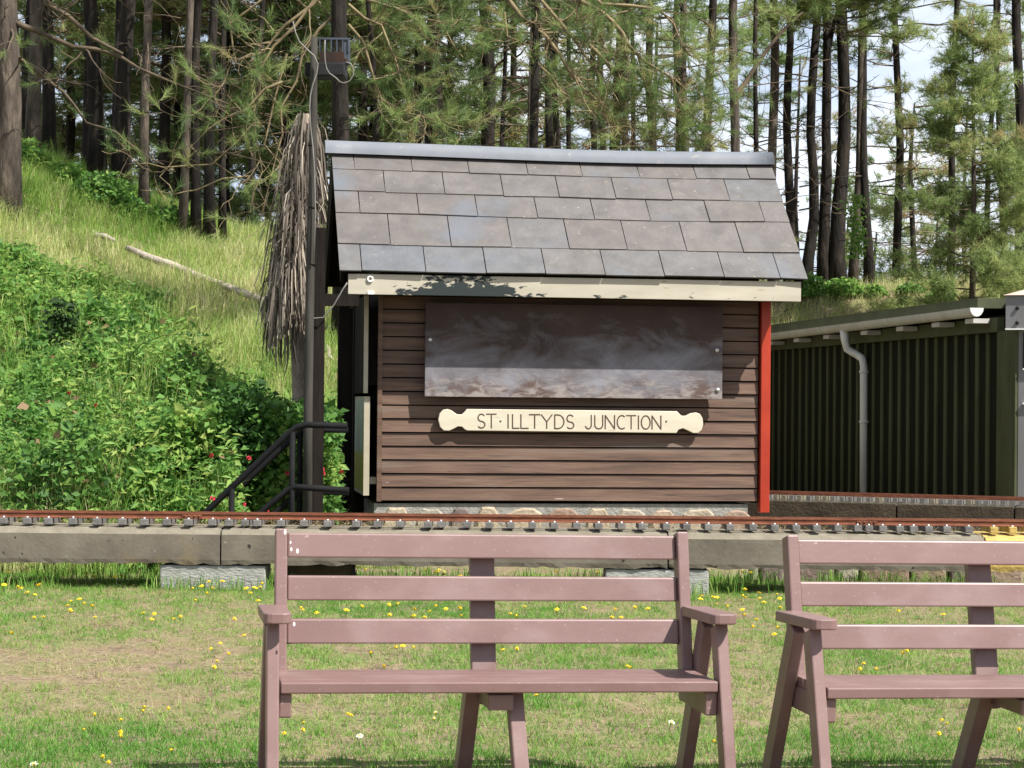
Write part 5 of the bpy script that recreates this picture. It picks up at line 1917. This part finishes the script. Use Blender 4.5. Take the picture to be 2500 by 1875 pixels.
# red blossoms
RF = [(524, 1216, 'red blossom'), (600, 1230, 'red blossom'), (655, 1247, 'red'), (715, 1235, 'red'), (718, 1250, 'red'), (733, 1254, 'r'), (612, 1118, 'r'), (790, 1145, 'r'), (792, 1155, 'r'), (836, 1152, 'r'), (175, 960, 'r'), (241, 990, 'r'), (600, 1021, 'r'), (705, 1155, 'r'), (640, 1253, 'r'), (520, 1112, 'r')]
fp = None
for k, (px, py, _) in enumerate(RF):
    b = bramble_hit(px, py)
    if py > 1100:
        Yb = 17.55 if px < 580 else 18.3
        b = at(px, py, Yb)
    b = b + Vector((0, -0.12, 0.0))
    if fp is None:
        mb = MB()
        rr2 = random.Random(2)
        for j in range(16):
            d = Vector((rr2.uniform(-1, 1), rr2.uniform(-1, 0.3), rr2.uniform(-0.6, 1))).normalized()
            s = d.orthogonal().normalized() * 0.016
            p = d * 0.012
            mb.add([p - s * 0.5, d * 0.036 - s, d * 0.046 + Vector((0, 0, 0.006)), d * 0.036 + s, p + s * 0.5], [(0, 1, 2, 3, 4)])
        o = mb.build('red_flower', M['redflower'])
        fp = o
    else:
        o = fp.copy()
        COL.objects.link(o)
    o.location = b
    o.rotation_euler = (0, 0, k)
    o.scale = (0.5, 0.5, 0.5)
    if px < 300:
        lab = 'small red blossom among the dark brambles on the bank'
    elif px < 560:
        lab = 'red blossom low in the brambles by the foot of the handrail'
    elif px > 780:
        lab = 'red blossom seen through the porch opening'
    elif py > 1220:
        lab = 'red blossom at rail height between the black handrails'
    else:
        lab = 'red blossom in the brambles above the sloping handrail'
    tag(o, lab, 'flower', 'red blossoms on the bank')

# ------------------------------------------------------------------ yellow flowers in the lawn
F7 = [(45, 420), (545, 430), (590, 450), (760, 447), (740, 450), (0, 490), (25, 500), (107, 515), (142, 522), (182, 548), (211, 560), (240, 503), (267, 497), (508, 592), (530, 626), (448, 606), (445, 632), (420, 655), (428, 668), (585, 640), (600, 708), (208, 710), (257, 705),
      (925, 682), (975, 678), (943, 718), (1100, 718), (1145, 703), (1220, 453), (1308, 428), (1325, 457), (1342, 480), (1405, 480), (1428, 485), (1225, 528), (1288, 510), (1325, 522), (1308, 557), (1250, 607), (1605, 448), (1668, 457), (1658, 494), (1575, 520), (1600, 517), (1628, 515), (1590, 552), (1630, 600),
      (1470, 717), (65, 800), (1570, 820), (1400, 875), (1437, 940), (1345, 912), (1385, 985), (1343, 1012), (888, 1270), (920, 1295), (1088, 1285), (585, 1330), (757, 1360), (548, 1420), (755, 1425), (725, 1464), (1072, 1555), (655, 1585), (677, 1625), (1900, 657), (1933, 643), (2020, 670), (2188, 658), (1920, 1380), (1930, 1430), (1817, 1450), (2193, 1330)]
F8 = [(92, 385), (180, 400), (625, 387), (655, 372), (603, 425), (630, 418), (645, 405), (640, 437), (545, 408), (757, 447), (1178, 385), (1360, 415), (1650, 392), (300, 620), (122, 635), (370, 618), (35, 658), (313, 683), (458, 650), (480, 693), (490, 690), (530, 705), (575, 665), (620, 632), (672, 645), (735, 635),
      (770, 692), (777, 648), (1070, 685), (1165, 632), (1128, 702), (1380, 645), (1527, 640), (1725, 655), (1725, 705), (1775, 707), (1855, 640), (1885, 645), (1970, 648), (400, 890), (460, 903), (365, 897), (1045, 908), (1090, 893), (270, 1022), (210, 935), (1820, 1012), (1830, 1020), (40, 1328), (1265, 1207), (2172, 1287)]
F9 = [(402, 405), (430, 407), (470, 428), (432, 530), (515, 552), (655, 560), (660, 582), (145, 587), (168, 567), (240, 578), (265, 578), (425, 578), (450, 565), (550, 585), (553, 610), (263, 622), (332, 635), (432, 650), (640, 637), (425, 687), (520, 715), (630, 702), (477, 765), (643, 767), (643, 807), (130, 662), (235, 1020),
      (1415, 657), (1692, 683), (1443, 918), (1435, 937), (1215, 1000), (1183, 1030), (1263, 1040), (1695, 1360), (1732, 1380), (1640, 1437), (45, 1287), (250, 1490), (2185, 1427)]
FL = [(x * 0.3858, 1235 + y * 0.3858) for x, y in F7] + [(830 + x * 0.3858, 1235 + y * 0.3858) for x, y in F8] + [(1650 + x * 0.3858, 1235 + y * 0.3858) for x, y in F9]


def flower_proto(name, petal, h, r):
    mb = MB()
    mb.tube([(0, 0, -0.01), (0.004, 0, h * 0.6), (0, 0, h)], [0.0016, 0.0014, 0.0014], 4, 1)
    rr3 = random.Random(1)
    for ring_, (rr_, zz) in enumerate(((r, 0.0), (r * 0.66, 0.004))):
        nn = 12 - 3 * ring_
        for k in range(nn):
            a = 2 * math.pi * (k + 0.4 * ring_) / nn
            c, s = math.cos(a), math.sin(a)
            w_ = rr_ * 0.33
            tipz = h + zz + rr3.uniform(-0.002, 0.006)
            mb.add([(0, 0, h + zz), (c * rr_ * 0.7 - s * w_, s * rr_ * 0.7 + c * w_, tipz), (c * rr_, s * rr_, tipz), (c * rr_ * 0.7 + s * w_, s * rr_ * 0.7 - c * w_, tipz)], [(0, 3, 2, 1)])
    mb.tube([(0, 0, h - 0.004), (0, 0, h + 0.007)], [r * 0.35, r * 0.45], 7, 2 if petal == 'white' else 0)
    return mb


yf = flower_proto('y', 'y', 0.075, 0.0215).build('yellow_flower', [M['yflower'], M['stem']])
first = True
for k, (px, py) in enumerate(FL):
    r = ray(px, py)
    # the head stands 0.06 to 0.10 m over the lawn
    hgt = 0.05 + 0.05 * ((k * 37) % 10) / 10
    Yf = (ZC - hgt) / -r.z
    Yf = min(Yf, 17.4)
    x = r.x * Yf
    o = yf if first else yf.copy()
    if not first:
        COL.objects.link(o)
    first = False
    o.location = (x, Yf, ztf(x, Yf))
    s = hgt / 0.075
    zz = (0.85 + 0.4 * ((k * 53) % 10) / 10) * 0.9 * min(1.0, Yf / 15.5)
    o.scale = (zz, zz, s)
    o.rotation_euler = (0.18 * math.sin(k) - 0.22, 0.15 * math.cos(k * 2), k * 1.7)
    if px < 380 and py < 1520:
        lab = 'yellow flower in the grass edge along the first track beam'
    elif px < 380:
        lab = 'yellow flower in the dry open lawn near the lower photo corner'
    elif px < 665 and py < 1475:
        lab = 'yellow flower in the tuft before the limewashed block'
    elif px < 665:
        lab = 'yellow flower in the lawn close beside the first bench leg'
    elif px < 1690 and py < 1420:
        lab = 'yellow flower in the strip seen between the top two slats of the first bench'
    elif px < 1690 and py < 1515:
        lab = 'yellow flower in the strip seen between the lower two slats of the first bench'
    elif px < 1690 and py < 1640:
        lab = 'yellow flower seen between the lowest back slat and the seat of the first bench'
    elif px < 1690:
        lab = 'yellow flower in the grass seen under the seat of the first bench'
    elif px < 1930 and py < 1500:
        lab = 'yellow flower in the bright grass between the two benches near the pale block'
    elif px < 1930:
        lab = 'yellow flower in the grass between the legs of the two benches'
    elif py < 1650:
        lab = 'yellow flower seen through the back of the second bench'
    else:
        lab = 'yellow flower in the grass seen under the seat of the second bench'
    tag(o, lab, 'flower', 'yellow flowers in the lawn')
df = flower_proto('d', 'white', 0.05, 0.016).build('daisy', [M['white'], M['stem'], M['yflower']])
for k, (px, py) in enumerate(((1063, 1746), (1066, 1759), (92, 1868), (880, 1802), (1633, 1766))):
    r = ray(px, py)
    Yf = (ZC - 0.045) / -r.z
    o = df if k == 0 else df.copy()
    if k:
        COL.objects.link(o)
    o.location = (r.x * Yf, Yf, ztf(r.x * Yf, Yf))
    o.rotation_euler = (-0.3, 0, k)
    tag(o, ['white daisy, upper one of two together under the first bench seat', 'white daisy, lower one of two together under the first bench seat', 'white daisy at the lower photo corner in the lawn', 'white daisy in the green grass left of the first bench middle leg', 'white daisy in the grass beside the first bench end leg'][k], 'flower', 'daisies in the lawn')

# ------------------------------------------------------------------ benches
BLN = 1.56


def make_bench():
    e = empty('park_bench', (0, 0, 0))
    L2_ = BLN / 2
    bm = M['bench']
    bv = 0.006

    def yb(z):  # front face of the back posts
        return 0.155 + (z - 0.42) * 0.235
    up = (0, 1, 0)
    for sx in (-1, 1):
        xc = sx * (L2_ - 0.022)
        mb = MB()
        mb.beam((xc, yb(0.36) + 0.025, 0.36), (xc, yb(0.935) + 0.025, 0.935), 0.044, 0.075)
        mb.build('back_post', bm, e, bevel=bv)
        mb = MB()
        xl = sx * (L2_ + 0.023)
        mb.beam((xl, -0.13, 0.628), (xl, -0.325, 0.0), 0.044, 0.085)
        mb.build('front_leg', bm, e, bevel=bv)
        mb = MB()
        mb.beam((xl, 0.05, 0.628), (xl, 0.375, 0.0), 0.044, 0.095)
        mb.build('rear_leg', bm, e, bevel=bv)
        mb = MB()
        mb.box(sx * (L2_ - 0.022) - 0.022, sx * (L2_ - 0.022) + 0.022, -0.215, 0.20, 0.315, 0.4)
        mb.build('seat_bearer', bm, e, bevel=bv)
        # armrest with rounded front
        xc = sx * (L2_ + 0.012)
        wv = 0.098
        rr_ = 0.03
        ol = [(xc - wv / 2, 0.20), (xc - wv / 2, -0.255 + rr_)] + [(xc - wv / 2 + rr_ - rr_ * math.cos(R(a)), -0.255 + rr_ - rr_ * math.sin(R(a))) for a in (30, 60, 90)] + \
             [(xc + wv / 2 - rr_ + rr_ * math.sin(R(a)), -0.255 + rr_ - rr_ * math.cos(R(a))) for a in (0, 30, 60, 90)] + [(xc + wv / 2, 0.20)]
        mb = MB()
        mb.prism(ol, lambda p, d: (p[0], p[1], d + (-p[1] + 0.2) * 0.03), 0.63, 0.668)
        mb.build('armrest', bm, e, bevel=0.005)
    for zt_ in (0.925, 0.770, 0.615):
        mb = MB()
        z0 = zt_ - 0.089
        a = [(-L2_ + 0.046, yb(z0) + 0.012, z0), (L2_ - 0.046, yb(z0) + 0.012, z0), (L2_ - 0.046, yb(z0) + 0.040, z0), (-L2_ + 0.046, yb(z0) + 0.040, z0)]
        b_ = [(p[0], p[1] + yb(zt_) - yb(z0), zt_) for p in a]
        mb.hexa(a + b_)
        mb.build('back_slat', bm, e, bevel=bv)
    for k in range(4):
        mb = MB()
        y0 = -0.235 + k * 0.098
        zf = 0.440 - k * 0.001
        mb.hexa([(-L2_ + 0.004, y0, zf - 0.039), (L2_ - 0.004, y0, zf - 0.039), (L2_ - 0.004, y0 + 0.091, zf - 0.039), (-L2_ + 0.004, y0 + 0.091, zf - 0.039),
                 (-L2_ + 0.004, y0, zf), (L2_ - 0.004, y0, zf), (L2_ - 0.004, y0 + 0.091, zf), (-L2_ + 0.004, y0 + 0.091, zf)])
        mb.build('seat_slat', bm, e, bevel=0.005)
    mb = MB()
    mb.beam((0, yb(0.3) + 0.094, 0.3), (0, yb(0.915) + 0.094, 0.915), 0.093, 0.044)
    mb.build('centre_post', bm, e, bevel=bv)
    mb = MB()
    mb.box(-0.045, 0.045, -0.20, 0.18, 0.335, 0.392)
    mb.build('seat_bearer', bm, e, bevel=bv)
    mb = MB()
    mb.beam((0.062, -0.10, 0.39), (0.078, -0.25, 0.0), 0.055, 0.07)
    mb.build('front_leg', bm, e, bevel=bv)
    mb = MB()
    mb.beam((-0.06, 0.10, 0.39), (-0.062, 0.34, 0.0), 0.055, 0.085)
    mb.build('rear_leg', bm, e, bevel=bv)
    for sx in (-1, 1):
        mb = MB()
        mb.disc((sx * (L2_ - 0.044), yb(0.53) + 0.03, 0.535), (-sx, 0, 0), 0.012, 0.022, 10)
        mb.build('bolt', M['board_dark'], e)
    return e


def copy_tree(o, parent=None):
    c = o.copy()
    COL.objects.link(c)
    c.parent = parent
    for ch in [q for q in bpy.data.objects if q.parent == o]:
        copy_tree(ch, c)
    return c


b1 = make_bench()
b1['label'] = 'whole mauve brown slatted bench in the middle, facing the camera before the hut'
b1['category'] = 'bench'
b1['group'] = 'benches on the lawn'
b2 = copy_tree(b1)
b2['label'] = 'mauve brown slatted bench cut off by the right photo edge'


def put_bench(b, px, py, Y, rz):
    """put the upper left outer corner of the back at the given sight line"""
    loc = Vector((-BLN / 2, 0.155 + (0.93 - 0.42) * 0.235, 0.0))
    t = at(px, py, Y)
    q = Matrix.Rotation(rz, 3, 'Z') @ loc
    b.location = (t.x - q.x, Y - q.y, 0.0)
    b.rotation_euler = (R(0.0), 0, rz)
    return t


t1 = put_bench(b1, 667, 1299, 7.86, R(9.0))
t2 = put_bench(b2, 1914, 1316, 7.95, R(9.5))
b1.location.z = t1.z - 0.935
b2.location.z = t2.z - 0.935
b1.rotation_euler.y = 0.0085
b2.rotation_euler.y = 0.010
print('bench z', b1.location, b2.location)
# white bird droppings on the first bench
for (px, py, sc_) in ((690, 1300, 1.0), (704, 1325, 0.6), (706, 1341, 0.8), (721, 1345, 1.0), (716, 1496, 0.8)):
    xl_, zl_ = -0.78 + (px - 667) / 655, 0.925 - (py - 1303) / 640
    if py > 1400:
        xl_, zl_, yl_ = -0.735, 0.645, -0.258
    else:
        yl_ = 0.155 + (zl_ - 0.42) * 0.235 + (0.012 if px > 695 else -0.0125)
    mb = MB()
    pts_ = [(xl_ + math.cos(q) * 0.0045 * sc_, zl_ + math.sin(q) * 0.009 * sc_) for q in [i * math.pi / 5 for i in range(10)]]
    mb.prism(pts_, lambda p, d: (p[0], yl_ + (p[1] - zl_) * 0.235 + d, p[1]), -0.0012, 0.001)
    mb.build('dropping', M['white'], b1)
